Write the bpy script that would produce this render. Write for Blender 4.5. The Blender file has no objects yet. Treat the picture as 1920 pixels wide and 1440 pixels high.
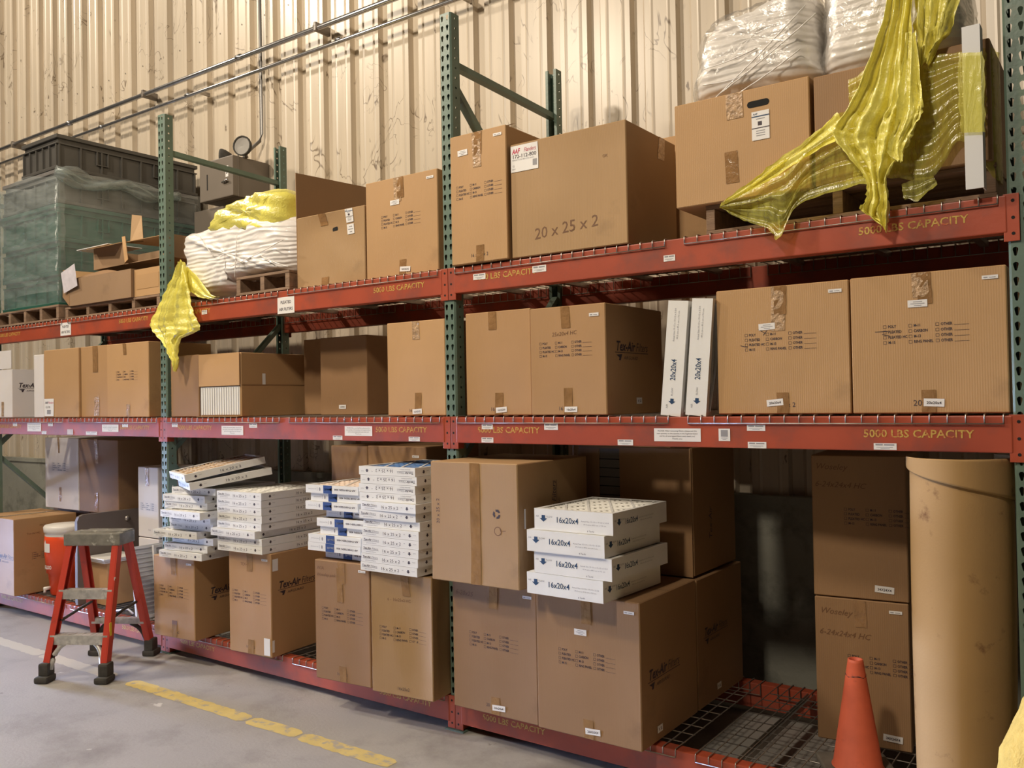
import bpy, bmesh, math, random
from mathutils import Vector, Matrix
from mathutils.geometry import tessellate_polygon
PI = math.pi
scene = bpy.context.scene
COL = scene.collection

# ------------------------------------------------------------------ camera
F_PX = 1639.46
CAMP = Vector((2.8388, -3.4018, 1.6583))
YAW, PITCH, ROLL = 0.6254, 0.0169, -0.0182
_fw = Vector((-math.sin(YAW)*math.cos(PITCH), math.cos(YAW)*math.cos(PITCH), math.sin(PITCH)))
_rt0 = Vector((math.cos(YAW), math.sin(YAW), 0)); _up0 = _rt0.cross(_fw)
_rt = _rt0*math.cos(ROLL) + _up0*math.sin(ROLL)
_up = _up0*math.cos(ROLL) - _rt0*math.sin(ROLL)
cd = bpy.data.cameras.new('camera'); cam = bpy.data.objects.new('camera', cd); COL.objects.link(cam)
cd.sensor_width = 36; cd.lens = 36*F_PX/1920; cd.clip_start = .05; cd.clip_end = 100
cam.matrix_world = Matrix(((_rt.x, _up.x, -_fw.x, CAMP.x), (_rt.y, _up.y, -_fw.y, CAMP.y), (_rt.z, _up.z, -_fw.z, CAMP.z), (0, 0, 0, 1)))
scene.camera = cam
def at(px, py, Y):
    "world point on the plane y=Y seen at photo pixel (px,py)"
    d = _fw + _rt*((px-960)/F_PX) + _up*((720-py)/F_PX)
    return CAMP + d*((Y-CAMP.y)/d.y)

# ------------------------------------------------------------------ light, exposure
scene.view_settings.view_transform = 'Standard'; scene.view_settings.look = 'None'
scene.view_settings.gamma = 1; scene.view_settings.exposure = -0.55
w = bpy.data.worlds.new('world'); scene.world = w; w.use_nodes = True
w.node_tree.nodes['Background'].inputs[0].default_value = (1.0, .88, .74, 1)
w.node_tree.nodes['Background'].inputs[1].default_value = .045
def lamp(name, loc, target, size, power, color, sy=None, spread=None):
    l = bpy.data.lights.new(name, 'AREA'); l.energy = power; l.color = color; l.shape = 'RECTANGLE' if sy else 'DISK'
    l.size = size
    if sy: l.size_y = sy
    if spread: l.spread = spread
    o = bpy.data.objects.new(name, l); COL.objects.link(o); o.location = loc
    o.rotation_euler = (Vector(target)-Vector(loc)).to_track_quat('-Z', 'Y').to_euler()
    return o
WARM = (1, .865, .69)
lamp('high_bay_lamp', (-7.6, -3.2, 8.2), (-3.0, 1.3, 3.5), .5, 560, WARM)
lamp('high_bay_lamp', (-2.6, -3.4, 5.9), (-1.2, .5, 1.9), .45, 300, WARM)
lamp('high_bay_lamp', (1.0, -4.8, 5.8), (.9, 0, 2.1), .5, 265, WARM)
lamp('door_daylight', (-10.5, -2.2, .70), (-4.0, -1.6, -.05), 2.2, 190, (.46, .60, 1.0), sy=1.1, spread=.50)

# ------------------------------------------------------------------ materials
def mat(name, col, rough=.6, metal=0, noise=0, nscale=3, dirt=None, dscale=6, dlo=.55, dhi=.75, bump=0, bscale=60, coat=0, spec=.5, stretch=(1,1,1), rand=0):
    m = bpy.data.materials.new(name); m.use_nodes = True; nt = m.node_tree; N = nt.nodes; L = nt.links
    p = N['Principled BSDF']; p.inputs['Roughness'].default_value = rough; p.inputs['Metallic'].default_value = metal
    p.inputs['Coat Weight'].default_value = coat; p.inputs['Specular IOR Level'].default_value = spec
    c4 = (*col, 1)
    if not (noise or dirt or bump or rand):
        p.inputs['Base Color'].default_value = c4; return m
    tc = N.new('ShaderNodeTexCoord'); mp = N.new('ShaderNodeMapping'); mp.inputs['Scale'].default_value = stretch
    L.new(tc.outputs['Object'], mp.inputs[0]); src = None
    if noise:
        n = N.new('ShaderNodeTexNoise'); n.inputs['Scale'].default_value = nscale; n.inputs['Detail'].default_value = 5
        L.new(mp.outputs[0], n.inputs[0])
        r = N.new('ShaderNodeMapRange'); r.inputs[1].default_value = .3; r.inputs[2].default_value = .7
        r.inputs[3].default_value = 1-noise; r.inputs[4].default_value = 1+noise
        L.new(n.outputs[0], r.inputs[0])
        x = N.new('ShaderNodeVectorMath'); x.operation = 'SCALE'; x.inputs[0].default_value = col
        L.new(r.outputs[0], x.inputs['Scale']); src = x.outputs[0]
    if dirt:
        n = N.new('ShaderNodeTexNoise'); n.inputs['Scale'].default_value = dscale; n.inputs['Detail'].default_value = 9; n.inputs['Roughness'].default_value = .65
        L.new(mp.outputs[0], n.inputs[0])
        r = N.new('ShaderNodeMapRange'); r.inputs[1].default_value = dlo; r.inputs[2].default_value = dhi; L.new(n.outputs[0], r.inputs[0])
        mx = N.new('ShaderNodeMix'); mx.data_type = 'RGBA'; L.new(r.outputs[0], mx.inputs[0])
        if src: L.new(src, mx.inputs[6])
        else: mx.inputs[6].default_value = c4
        mx.inputs[7].default_value = (*dirt, 1); src = mx.outputs[2]
    if rand:
        oi = N.new('ShaderNodeObjectInfo'); r = N.new('ShaderNodeMapRange'); r.inputs[3].default_value = 1-rand; r.inputs[4].default_value = 1+rand
        L.new(oi.outputs['Random'], r.inputs[0]); x = N.new('ShaderNodeVectorMath'); x.operation = 'SCALE'
        if src: L.new(src, x.inputs[0])
        else: x.inputs[0].default_value = col
        L.new(r.outputs[0], x.inputs['Scale']); src = x.outputs[0]
    if src: L.new(src, p.inputs['Base Color'])
    else: p.inputs['Base Color'].default_value = c4
    if bump:
        n = N.new('ShaderNodeTexNoise'); n.inputs['Scale'].default_value = bscale; n.inputs['Detail'].default_value = 4
        L.new(mp.outputs[0], n.inputs[0]); b = N.new('ShaderNodeBump'); b.inputs['Strength'].default_value = bump; b.inputs['Distance'].default_value = .01
        L.new(n.outputs[0], b.inputs['Height']); L.new(b.outputs[0], p.inputs['Normal'])
    return m
def film(name, col, opac, rough=.18, gl=.25, bscale=22, bump=.6, stretch=(1,1,1)):
    "thin plastic film: partly transparent, partly diffuse and translucent, glossy on top"
    m = bpy.data.materials.new(name); m.use_nodes = True; nt = m.node_tree; N = nt.nodes; L = nt.links; N.clear()
    out = N.new('ShaderNodeOutputMaterial'); tr = N.new('ShaderNodeBsdfTransparent'); df = N.new('ShaderNodeBsdfDiffuse'); tl = N.new('ShaderNodeBsdfTranslucent'); gs = N.new('ShaderNodeBsdfGlossy')
    tint = tuple(.35+.65*c/max(col) for c in col)
    tr.inputs[0].default_value = (*tint, 1); df.inputs[0].default_value = (*col, 1); tl.inputs[0].default_value = (*col, 1); gs.inputs['Roughness'].default_value = rough
    tc = N.new('ShaderNodeTexCoord'); mp = N.new('ShaderNodeMapping'); mp.inputs['Scale'].default_value = stretch; L.new(tc.outputs['Object'], mp.inputs[0])
    n = N.new('ShaderNodeTexNoise'); n.inputs['Scale'].default_value = bscale; n.inputs['Detail'].default_value = 4; n.inputs['Distortion'].default_value = 1.2; L.new(mp.outputs[0], n.inputs[0])
    b = N.new('ShaderNodeBump'); b.inputs['Strength'].default_value = bump; b.inputs['Distance'].default_value = .012; L.new(n.outputs[0], b.inputs['Height'])
    for s in (df, tl, gs): L.new(b.outputs[0], s.inputs['Normal'])
    a = N.new('ShaderNodeMixShader'); a.inputs[0].default_value = .15; L.new(df.outputs[0], a.inputs[1]); L.new(tl.outputs[0], a.inputs[2])
    r = N.new('ShaderNodeMapRange'); r.inputs[1].default_value = .35; r.inputs[2].default_value = .65; r.inputs[3].default_value = opac*.75; r.inputs[4].default_value = min(1, opac*1.3); L.new(n.outputs[0], r.inputs[0])
    c = N.new('ShaderNodeMixShader'); L.new(r.outputs[0], c.inputs[0]); L.new(tr.outputs[0], c.inputs[1]); L.new(a.outputs[0], c.inputs[2])
    fr = N.new('ShaderNodeFresnel'); fr.inputs[0].default_value = 1.25
    ad = N.new('ShaderNodeMath'); ad.operation = 'MULTIPLY_ADD'; ad.inputs[1].default_value = .35; ad.inputs[2].default_value = gl*.12; L.new(fr.outputs[0], ad.inputs[0])
    d = N.new('ShaderNodeMixShader'); L.new(ad.outputs[0], d.inputs[0]); L.new(c.outputs[0], d.inputs[1]); L.new(gs.outputs[0], d.inputs[2]); L.new(d.outputs[0], out.inputs[0])
    return m
def cardboard(name, col, flute=0.12, dirt=.2):
    m = mat(name, col, rough=.62, noise=.07, nscale=2.2, dirt=tuple(c*.55 for c in col), dscale=3.2, dlo=.60, dhi=.95, rand=.07, spec=.35)
    nt = m.node_tree; N = nt.nodes; L = nt.links; p = N['Principled BSDF']
    tc = N.new('ShaderNodeTexCoord'); wv = N.new('ShaderNodeTexWave'); wv.bands_direction = 'X'; wv.inputs['Scale'].default_value = 38; wv.inputs['Distortion'].default_value = .3
    n = N.new('ShaderNodeTexNoise'); n.inputs['Scale'].default_value = 5; L.new(tc.outputs['Object'], n.inputs[0]); L.new(tc.outputs['Object'], wv.inputs[0])
    mul = N.new('ShaderNodeMath'); mul.operation = 'MULTIPLY'; L.new(wv.outputs[1], mul.inputs[0]); L.new(n.outputs[0], mul.inputs[1])
    b = N.new('ShaderNodeBump'); b.inputs['Strength'].default_value = flute; b.inputs['Distance'].default_value = .004; L.new(mul.outputs[0], b.inputs['Height']); L.new(b.outputs[0], p.inputs['Normal'])
    return m
M = {}
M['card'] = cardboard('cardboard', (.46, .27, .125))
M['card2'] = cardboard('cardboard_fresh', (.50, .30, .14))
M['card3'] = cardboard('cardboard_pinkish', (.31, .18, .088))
M['card4'] = cardboard('cardboard_old', (.40, .25, .12), .15)
M['whitecard'] = cardboard('white_cardboard', (.72, .68, .66), .05)
M['ink'] = mat('printed_ink', (.045, .03, .04), .6)
M['faint'] = mat('marker_ink', (.17, .08, .035), .6)
M['blue_ink'] = mat('blue_ink', (.015, .05, .12), .5)
M['navy'] = mat('blue_print', (.012, .045, .20), .45)
M['pink'] = mat('pink_print', (.55, .04, .10), .5)
M['gray_ink'] = mat('grey_print', (.30, .29, .30), .6)
M['tape'] = mat('brown_packing_tape', (.30, .165, .07), .16, noise=.2, nscale=14, bump=.5, bscale=40, coat=.5)
M['cleartape'] = mat('clear_packing_tape', (.50, .33, .19), .10, noise=.35, nscale=40, bump=1.0, bscale=60, coat=1)
M['paper'] = mat('white_label', (.82, .80, .78), .45)
M['board'] = mat('white_beverage_board', (.80, .79, .76), .42, noise=.04, nscale=8)
M['pleat'] = mat('white_pleated_media', (.78, .76, .70), .9, bump=.3, bscale=200)
M['pleattan'] = mat('tan_pleated_media', (.55, .38, .22), .9, noise=.15, nscale=30)
M['pleatblue'] = mat('blue_pleated_media', (.03, .14, .38), .8, noise=.15, nscale=30)
M['pleatpink'] = mat('cream_pleated_media', (.75, .60, .48), .9, noise=.1, nscale=30)
M['green'] = mat('green_rack_paint', (.125, .185, .145), .42, noise=.12, nscale=5, dirt=(.20, .20, .15), dscale=9, dlo=.56, dhi=.8, bump=.08, bscale=60)
M['red'] = mat('red_rack_paint', (.38, .068, .030), .45, noise=.12, nscale=4, dirt=(.22, .065, .045), dscale=5, dlo=.5, dhi=.75, bump=.05, bscale=40)
M['stencil'] = mat('yellow_stencil_paint', (.55, .36, .07), .6, dirt=(.45, .07, .03), dscale=60, dlo=.50, dhi=.60)
M['galv'] = mat('galvanised_wire', (.42, .38, .34), .35, .75, noise=.15, nscale=20)
M['dark'] = mat('dark_hole', (.01, .009, .008), .9)
M['pipe'] = mat('galvanised_pipe', (.55, .54, .54), .22, .9, noise=.1, nscale=8)
M['conduit'] = mat('grey_conduit', (.20, .19, .18), .4, .4)
M['steel'] = mat('grey_enamel_steel', (.19, .16, .13), .4, noise=.06)
M['glass'] = mat('lamp_glass', (.55, .52, .48), .1, .3)
M['wood'] = mat('pallet_wood', (.25, .16, .10), .8, noise=.25, nscale=4, stretch=(1, 8, 8), bump=.3, bscale=30)
M['totedark'] = mat('dark_grey_tote_plastic', (.075, .07, .062), .4, noise=.1, nscale=8)
M['totegray'] = mat('grey_tote_plastic', (.17, .16, .15), .45, noise=.1, nscale=8)
M['totegreen'] = mat('green_tote_plastic', (.04, .15, .11), .42, noise=.1, nscale=8)
M['wrap'] = film('clear_stretch_wrap', (.62, .66, .65), .15, .28, .5, 7, .3, (1, 1, 3))
M['wrapbag'] = film('clear_plastic_bag', (.85, .84, .82), .10, .22, .5, 16, .5)
M['yfilm'] = film('yellow_plastic_film', (1.0, .92, .20), 1.25, .25, .5, 34, .40)
M['yfilmthin'] = film('thin_yellow_stretch_film', (.85, .80, .16), .36, .22, .5, 14, .5, (3, 1, .5))
M['fiber'] = mat('orange_fibreglass_rail', (.52, .055, .032), .38, dirt=(.12, .05, .04), dscale=9, dlo=.58, dhi=.8)
M['alum'] = mat('worn_aluminium', (.52, .50, .46), .45, .4, noise=.25, nscale=25, dirt=(.68, .66, .6), dscale=16, dlo=.55, dhi=.62)
M['rubber'] = mat('grey_rubber_foot', (.055, .05, .042), .8, noise=.2, nscale=30)
M['captop'] = mat('worn_grey_plastic', (.21, .20, .17), .55, noise=.25, nscale=20, dirt=(.5, .48, .42), dscale=18, dlo=.58, dhi=.66)
M['cooler'] = mat('orange_cooler_plastic', (.85, .085, .02), .38)
M['white'] = mat('white_plastic', (.80, .77, .72), .4)
M['cone'] = mat('orange_cone_rubber', (.62, .12, .06), .6, noise=.12, nscale=9, dirt=(.20, .05, .03), dscale=14, dlo=.62, dhi=.8)
M['conebase'] = mat('dusty_black_rubber', (.12, .105, .085), .8, noise=.3, nscale=10)
M['roll'] = mat('tan_roll_media', (.44, .27, .115), .85, noise=.06, nscale=3, dirt=(.17, .08, .04), dscale=9, dlo=.61, dhi=.74, bump=.08, bscale=120, spec=.2)
M['plush'] = mat('yellow_plush_cloth', (.64, .43, .11), .95, noise=.12, nscale=25, bump=.8, bscale=90, spec=.1)
M['newspaper'] = mat('newsprint', (.60, .56, .60), .6, noise=.12, nscale=22)
M['ylabel'] = mat('yellow_label', (.75, .58, .04), .5)
M['louver'] = mat('pale_grey_grille', (.55, .56, .58), .5)
M['scrap'] = cardboard('stained_cardboard', (.33, .21, .12), .15)
M['panelbrown'] = mat('brown_grey_panel', (.15, .12, .10), .6, noise=.08)
M['sheet'] = mat('white_foam_sheet', (.70, .70, .70), .5)

def foam_mat():
    m = mat('white_foam_sheets', (.84, .80, .76), .38, coat=.6)
    nt = m.node_tree; N = nt.nodes; L = nt.links; p = N['Principled BSDF']
    tc = N.new('ShaderNodeTexCoord'); wv = N.new('ShaderNodeTexWave'); wv.bands_direction = 'Z'; wv.inputs['Scale'].default_value = 11; wv.inputs['Distortion'].default_value = 8; wv.inputs['Detail'].default_value = 3; wv.inputs['Detail Scale'].default_value = .6
    mp = N.new('ShaderNodeMapping'); mp.inputs['Scale'].default_value = (.35, .35, 1); L.new(tc.outputs['Object'], mp.inputs[0]); L.new(mp.outputs[0], wv.inputs[0])
    b = N.new('ShaderNodeBump'); b.inputs['Strength'].default_value = .40; b.inputs['Distance'].default_value = .010; L.new(wv.outputs[1], b.inputs['Height'])
    n = N.new('ShaderNodeTexNoise'); n.inputs['Scale'].default_value = 30; L.new(tc.outputs['Object'], n.inputs[0])
    b2 = N.new('ShaderNodeBump'); b2.inputs['Strength'].default_value = .25; b2.inputs['Distance'].default_value = .006; L.new(n.outputs[0], b2.inputs['Height']); L.new(b.outputs[0], b2.inputs['Normal']); L.new(b2.outputs[0], p.inputs['Normal']); L.new(b2.outputs[0], p.inputs['Coat Normal'])
    return m
M['foam'] = foam_mat()

def wall_mat():
    m = bpy.data.materials.new('cream_painted_metal_siding'); m.use_nodes = True; nt = m.node_tree; N = nt.nodes; L = nt.links; p = N['Principled BSDF']
    p.inputs['Roughness'].default_value = .33; p.inputs['Metallic'].default_value = 0
    tc = N.new('ShaderNodeTexCoord')
    def noise(scale, st, det=6, ro=.6, dist=0):
        mp = N.new('ShaderNodeMapping'); mp.inputs['Scale'].default_value = st; L.new(tc.outputs['Object'], mp.inputs[0])
        n = N.new('ShaderNodeTexNoise'); n.inputs['Scale'].default_value = scale; n.inputs['Detail'].default_value = det; n.inputs['Roughness'].default_value = ro; n.inputs['Distortion'].default_value = dist
        L.new(mp.outputs[0], n.inputs[0]); return n.outputs[0]
    def rng(s, a, b, c, d):
        r = N.new('ShaderNodeMapRange'); r.inputs[1].default_value = a; r.inputs[2].default_value = b; r.inputs[3].default_value = c; r.inputs[4].default_value = d; L.new(s, r.inputs[0]); return r.outputs[0]
    def math_(op, a, b):
        x = N.new('ShaderNodeMath'); x.operation = op
        for i, v in enumerate((a, b)):
            if isinstance(v, (int, float)): x.inputs[i].default_value = v
            else: L.new(v, x.inputs[i])
        return x.outputs[0]
    # thin dried vine and insect marks: narrow iso-lines of one noise, kept only where another noise is high
    line = noise(3.2, (1, 1, .7), 2, .5, 2.2)
    l1 = rng(math_('ABSOLUTE', math_('SUBTRACT', line, .5), 0), .0, .016, 1, 0)
    mask = rng(noise(2.6, (1, 1, 1), 3), .52, .60, 0, 1)
    vines = math_('MULTIPLY', l1, mask)
    blot = math_('MULTIPLY', rng(noise(16, (1, 1, .45), 4), .655, .70, 0, 1), rng(noise(1.7, (1, 1, 1), 2), .50, .58, 0, 1))
    marks = math_('MINIMUM', math_('ADD', math_('MULTIPLY', vines, .9), math_('MULTIPLY', blot, .9)), 1.0)
    streak = rng(noise(14, (1, 1, .05), 4), .35, .7, .93, 1.05)
    big = rng(noise(1.1, (1, 1, .5), 3), .3, .7, .90, 1.06)
    base = N.new('ShaderNodeVectorMath'); base.operation = 'SCALE'; base.inputs[0].default_value = (.62, .53, .41); L.new(math_('MULTIPLY', streak, big), base.inputs['Scale'])
    mx = N.new('ShaderNodeMix'); mx.data_type = 'RGBA'; L.new(marks, mx.inputs[0]); L.new(base.outputs[0], mx.inputs[6]); mx.inputs[7].default_value = (.13, .085, .05, 1)
    L.new(mx.outputs[2], p.inputs['Base Color'])
    return m
M['wall'] = wall_mat()
M['concrete_wall'] = mat('grey_concrete', (.27, .265, .22), .8, noise=.18, nscale=1.6, dirt=(.11, .11, .09), dscale=3, dlo=.5, dhi=.7, bump=.3, bscale=25)
def floor_mat():
    m = mat('concrete_floor', (.36, .34, .31), .5, noise=.10, nscale=1.3, dirt=(.21, .19, .165), dscale=2.1, dlo=.50, dhi=.74, bump=.12, bscale=60)
    nt = m.node_tree; N = nt.nodes; L = nt.links; p = N['Principled BSDF']; src = p.inputs['Base Color'].links[0].from_socket
    tc = N.new('ShaderNodeTexCoord'); n = N.new('ShaderNodeTexNoise'); n.inputs['Scale'].default_value = 5.5; n.inputs['Detail'].default_value = 10; n.inputs['Roughness'].default_value = .7; L.new(tc.outputs['Object'], n.inputs[0])
    r = N.new('ShaderNodeMapRange'); r.inputs[1].default_value = .66; r.inputs[2].default_value = .72; L.new(n.outputs[0], r.inputs[0])
    mx = N.new('ShaderNodeMix'); mx.data_type = 'RGBA'; L.new(r.outputs[0], mx.inputs[0]); L.new(src, mx.inputs[6]); mx.inputs[7].default_value = (.10, .085, .07, 1)
    n2 = N.new('ShaderNodeTexNoise'); n2.inputs['Scale'].default_value = 7; n2.inputs['Detail'].default_value = 8; mp = N.new('ShaderNodeMapping'); mp.inputs['Location'].default_value = (3, 7, 1); L.new(tc.outputs['Object'], mp.inputs[0]); L.new(mp.outputs[0], n2.inputs[0])
    r2 = N.new('ShaderNodeMapRange'); r2.inputs[1].default_value = .70; r2.inputs[2].default_value = .74; L.new(n2.outputs[0], r2.inputs[0])
    m2 = N.new('ShaderNodeMix'); m2.data_type = 'RGBA'; L.new(r2.outputs[0], m2.inputs[0]); L.new(mx.outputs[2], m2.inputs[6]); m2.inputs[7].default_value = (.62, .60, .56, 1)
    L.new(m2.outputs[2], p.inputs['Base Color']); return m
M['floor'] = floor_mat()
def line_mat():
    m = mat('worn_yellow_floor_paint', (.62, .48, .17), .5, noise=.12, nscale=9, dirt=(.38, .34, .28), dscale=14, dlo=.53, dhi=.62)
    nt = m.node_tree; N = nt.nodes; L = nt.links; p = N['Principled BSDF']; src = p.inputs['Base Color'].links[0].from_socket
    tc = N.new('ShaderNodeTexCoord'); sp = N.new('ShaderNodeSeparateXYZ'); L.new(tc.outputs['Object'], sp.inputs[0])
    r = N.new('ShaderNodeMapRange'); r.inputs[1].default_value = -2.15; r.inputs[2].default_value = -2.6; L.new(sp.outputs[0], r.inputs[0])
    mx = N.new('ShaderNodeMix'); mx.data_type = 'RGBA'; L.new(r.outputs[0], mx.inputs[0]); L.new(src, mx.inputs[6]); mx.inputs[7].default_value = (.52, .49, .40, 1)
    L.new(mx.outputs[2], p.inputs['Base Color']); return m
M['line'] = line_mat()

# ------------------------------------------------------------------ mesh helpers
_tc = {}
def glyphs(s, shear=0, bold=0):
    k = (s, shear, bold)
    if k in _tc: return _tc[k]
    cu = bpy.data.curves.new('tmp', 'FONT'); cu.body = s; cu.size = 1; cu.shear = shear; cu.offset = bold; cu.resolution_u = 2
    o = bpy.data.objects.new('tmp', cu); COL.objects.link(o); dg = bpy.context.evaluated_depsgraph_get(); dg.update()
    me = bpy.data.meshes.new_from_object(o.evaluated_get(dg))
    vs = [(v.co.x, v.co.y) for v in me.vertices]; fs = [tuple(p.vertices) for p in me.polygons]
    w_ = max([v[0] for v in vs], default=0)
    bpy.data.objects.remove(o); bpy.data.curves.remove(cu); bpy.data.meshes.remove(me)
    _tc[k] = (vs, fs, w_); return _tc[k]
class MB:
    def __init__(s): s.v = []; s.f = []; s.m = []; s.mats = []; s.sm = []
    def mi(s, m):
        if m not in s.mats: s.mats.append(m)
        return s.mats.index(m)
    def add(s, vs, fs, m, smooth=False):
        b = len(s.v); s.v += [tuple(v) for v in vs]; i = s.mi(m)
        for f in fs: s.f.append(tuple(b+k for k in f)); s.m.append(i); s.sm.append(smooth)
    def quad(s, a, b, c, d, m): s.add([a, b, c, d], [(0, 1, 2, 3)], m)
    def box(s, x0, x1, y0, y1, z0, z1, m, c=0):
        if c <= 0:
            s.add([(x, y, z) for z in (z0, z1) for x, y in ((x0, y0), (x1, y0), (x1, y1), (x0, y1))], [(3, 2, 1, 0), (4, 5, 6, 7), (0, 1, 5, 4), (1, 2, 6, 5), (2, 3, 7, 6), (3, 0, 4, 7)], m); return
        bm = bmesh.new(); bmesh.ops.create_cube(bm, size=1)
        for v in bm.verts: v.co = Vector(((x0+x1)/2+v.co.x*(x1-x0), (y0+y1)/2+v.co.y*(y1-y0), (z0+z1)/2+v.co.z*(z1-z0)))
        bmesh.ops.bevel(bm, geom=bm.edges[:], offset=c, segments=2, affect='EDGES', profile=.6)
        s.addbm(bm, m)
    def addbm(s, bm, m, smooth=False):
        bm.verts.ensure_lookup_table(); s.add([v.co[:] for v in bm.verts], [tuple(v.index for v in f.verts) for f in bm.faces], m, smooth); bm.free()
    def tube(s, pts, r, m, n=8, cap=True):
        pts = [Vector(p) for p in pts]; rings = []
        for i, p in enumerate(pts):
            d = (pts[min(i+1, len(pts)-1)]-pts[max(i-1, 0)]).normalized()
            a = d.cross(Vector((0, 0, 1)) if abs(d.z) < .9 else Vector((1, 0, 0))).normalized(); b = d.cross(a)
            rr = r[i] if isinstance(r, (list, tuple)) else r
            rings.append([p+a*math.cos(2*PI*k/n)*rr+b*math.sin(2*PI*k/n)*rr for k in range(n)])
        vs = [v for R_ in rings for v in R_]; fs = []
        for i in range(len(pts)-1):
            for k in range(n): fs.append((i*n+k, i*n+(k+1) % n, (i+1)*n+(k+1) % n, (i+1)*n+k))
        if cap: fs.append(tuple(range(n))[::-1]); fs.append(tuple((len(pts)-1)*n+k for k in range(n)))
        s.add(vs, fs, m, n > 4)
    def beam(s, a, b, wx, wy, m, up=(0, 0, 1)):
        "rectangular bar from a to b"
        a = Vector(a); b = Vector(b); d = (b-a).normalized(); u = d.cross(Vector(up)).normalized(); v = u.cross(d)
        vs = [p+u*sx*wx/2+v*sy*wy/2 for p in (a, b) for sx, sy in ((-1, -1), (1, -1), (1, 1), (-1, 1))]
        s.add(vs, [(3, 2, 1, 0), (4, 5, 6, 7), (0, 1, 5, 4), (1, 2, 6, 5), (2, 3, 7, 6), (3, 0, 4, 7)], m)
    def lathe(s, prof, m, n=24, c=(0, 0, 0)):
        vs = []; fs = []
        for r, z in prof:
            for k in range(n): a = 2*PI*k/n; vs.append((c[0]+r*math.cos(a), c[1]+r*math.sin(a), c[2]+z))
        for i in range(len(prof)-1):
            for k in range(n): fs.append((i*n+k, i*n+(k+1) % n, (i+1)*n+(k+1) % n, (i+1)*n+k))
        s.add(vs, fs, m, True)
    def poly(s, pts3, m): s.add(pts3, [tuple(range(len(pts3)))], m)
    def text(s, fn, st, u, v, size, m, rot=0, shear=0, bold=0, fit=None, al='L', wf=1):
        "fn(a,b) maps plane coordinates to 3-D; rot in degrees"
        vs, fs, W = glyphs(st, shear, bold)
        if not vs: return
        sx = size*wf
        if fit: sx = fit/W
        off = 0 if al == 'L' else (-W*sx/2 if al == 'C' else -W*sx)
        c, sn = math.cos(math.radians(rot)), math.sin(math.radians(rot)); o = []
        for a, b in vs:
            a = a*sx+off; b = b*size; o.append(fn(u+a*c-b*sn, v+a*sn+b*c))
        s.add(o, fs, m)
    def fpoly(s, fn, pts, m): s.add([fn(a, b) for a, b in pts], [tuple(range(len(pts)))], m)
    def frect(s, fn, u0, v0, u1, v1, m):
        nu = max(1, min(8, math.ceil(abs(u1-u0)/.03))); nv = max(1, min(8, math.ceil(abs(v1-v0)/.03)))
        s.add([fn(u0+(u1-u0)*i/nu, v0+(v1-v0)*j/nv) for j in range(nv+1) for i in range(nu+1)], [(j*(nu+1)+i, j*(nu+1)+i+1, (j+1)*(nu+1)+i+1, (j+1)*(nu+1)+i) for j in range(nv) for i in range(nu)], m)
    def fline(s, fn, a, b, w_, m):
        a = Vector(a); b = Vector(b); d = (b-a).normalized(); n = Vector((-d.y, d.x))*w_/2
        s.fpoly(fn, [a-n, b-n, b+n, a+n], m)
    def mesh(s, name):
        me = bpy.data.meshes.new(name); me.from_pydata(s.v, [], s.f)
        for m in s.mats: me.materials.append(M[m] if isinstance(m, str) else m)
        me.polygons.foreach_set('material_index', s.m); me.polygons.foreach_set('use_smooth', s.sm); me.update(); return me
    def build(s, name, parent=None, loc=None, rot=None, label=None):
        return link(name, s.mesh(name), parent, loc, rot, label)
def link(name, me, parent=None, loc=None, rot=None, label=None):
    o = bpy.data.objects.new(name, me); COL.objects.link(o)
    if parent: o.parent = parent
    if loc: o.location = loc
    if rot: o.rotation_euler = rot
    if label: o['label'] = label
    return o
def tag(o, label, cat, group=None, kind=None):
    o['label'] = label; o['category'] = cat
    if group: o['group'] = group
    if kind: o['kind'] = kind
    return o
def thing(name, label, cat, loc=(0, 0, 0), rotz=0, group=None):
    o = bpy.data.objects.new(name, None); o.empty_display_size = .1; COL.objects.link(o); o.location = loc; o.rotation_euler = (0, 0, rotz)
    return tag(o, label, cat, group)
def struct(name, b):
    o = b.build(name); o['kind'] = 'structure'; o['label'] = name.replace('_', ' '); return o
def dup(root, loc, rot=None, label=None, group=None):
    r = root.copy(); COL.objects.link(r); r.location = loc
    if rot is not None: r.rotation_euler = rot
    if label: r['label'] = label
    if group: r['group'] = group
    for ch in list(root.children):
        c = ch.copy(); COL.objects.link(c); c.parent = r
        for g in ch.children:
            d = g.copy(); COL.objects.link(d); d.parent = c
    return r

# ------------------------------------------------------------------ the setting
WY = 1.37
def corrugated():
    b = MB(); P = .305; x = .69-P*48; prof = []
    while x < 4.6:
        for dx, dy in ((-.050, 0), (-.041, .045), (.020, .045), (.050, 0), (.085, 0), (.097, -.005), (.109, 0), (.196, 0), (.208, -.005), (.22, 0)): prof.append((x+dx, WY+dy))
        x += P
    zs = (1.10, 2.6, 4.6, 7.2)
    for i in range(len(prof)-1):
        (xa, ya), (xb, yb) = prof[i], prof[i+1]
        for j in range(3): b.quad((xa, ya, zs[j]), (xb, yb, zs[j]), (xb, yb, zs[j+1]), (xa, ya, zs[j+1]), 'wall')
    # screw heads in two rows
    for k in range(56):
        for z in (3.05, 4.95):
            xc = .69-P*48+k*P+.15
            b.add([(xc+.007*math.cos(a*PI/3), WY-.004, z+.007*math.sin(a*PI/3)) for a in range(6)], [(0, 5, 4, 3, 2, 1)], 'steel')
    return b
struct('wall_back', corrugated())
b = MB(); b.box(-13.95, 4.7, WY-.05, WY+.12, 0, 1.06, 'concrete_wall'); b.box(-13.95, 4.7, WY-.065, WY+.12, 1.06, 1.10, 'concrete_wall'); struct('wall_base', b)
b = MB(); b.box(-14, 9, -11, 1.5, -.15, 0, 'floor'); struct('floor', b)
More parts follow.
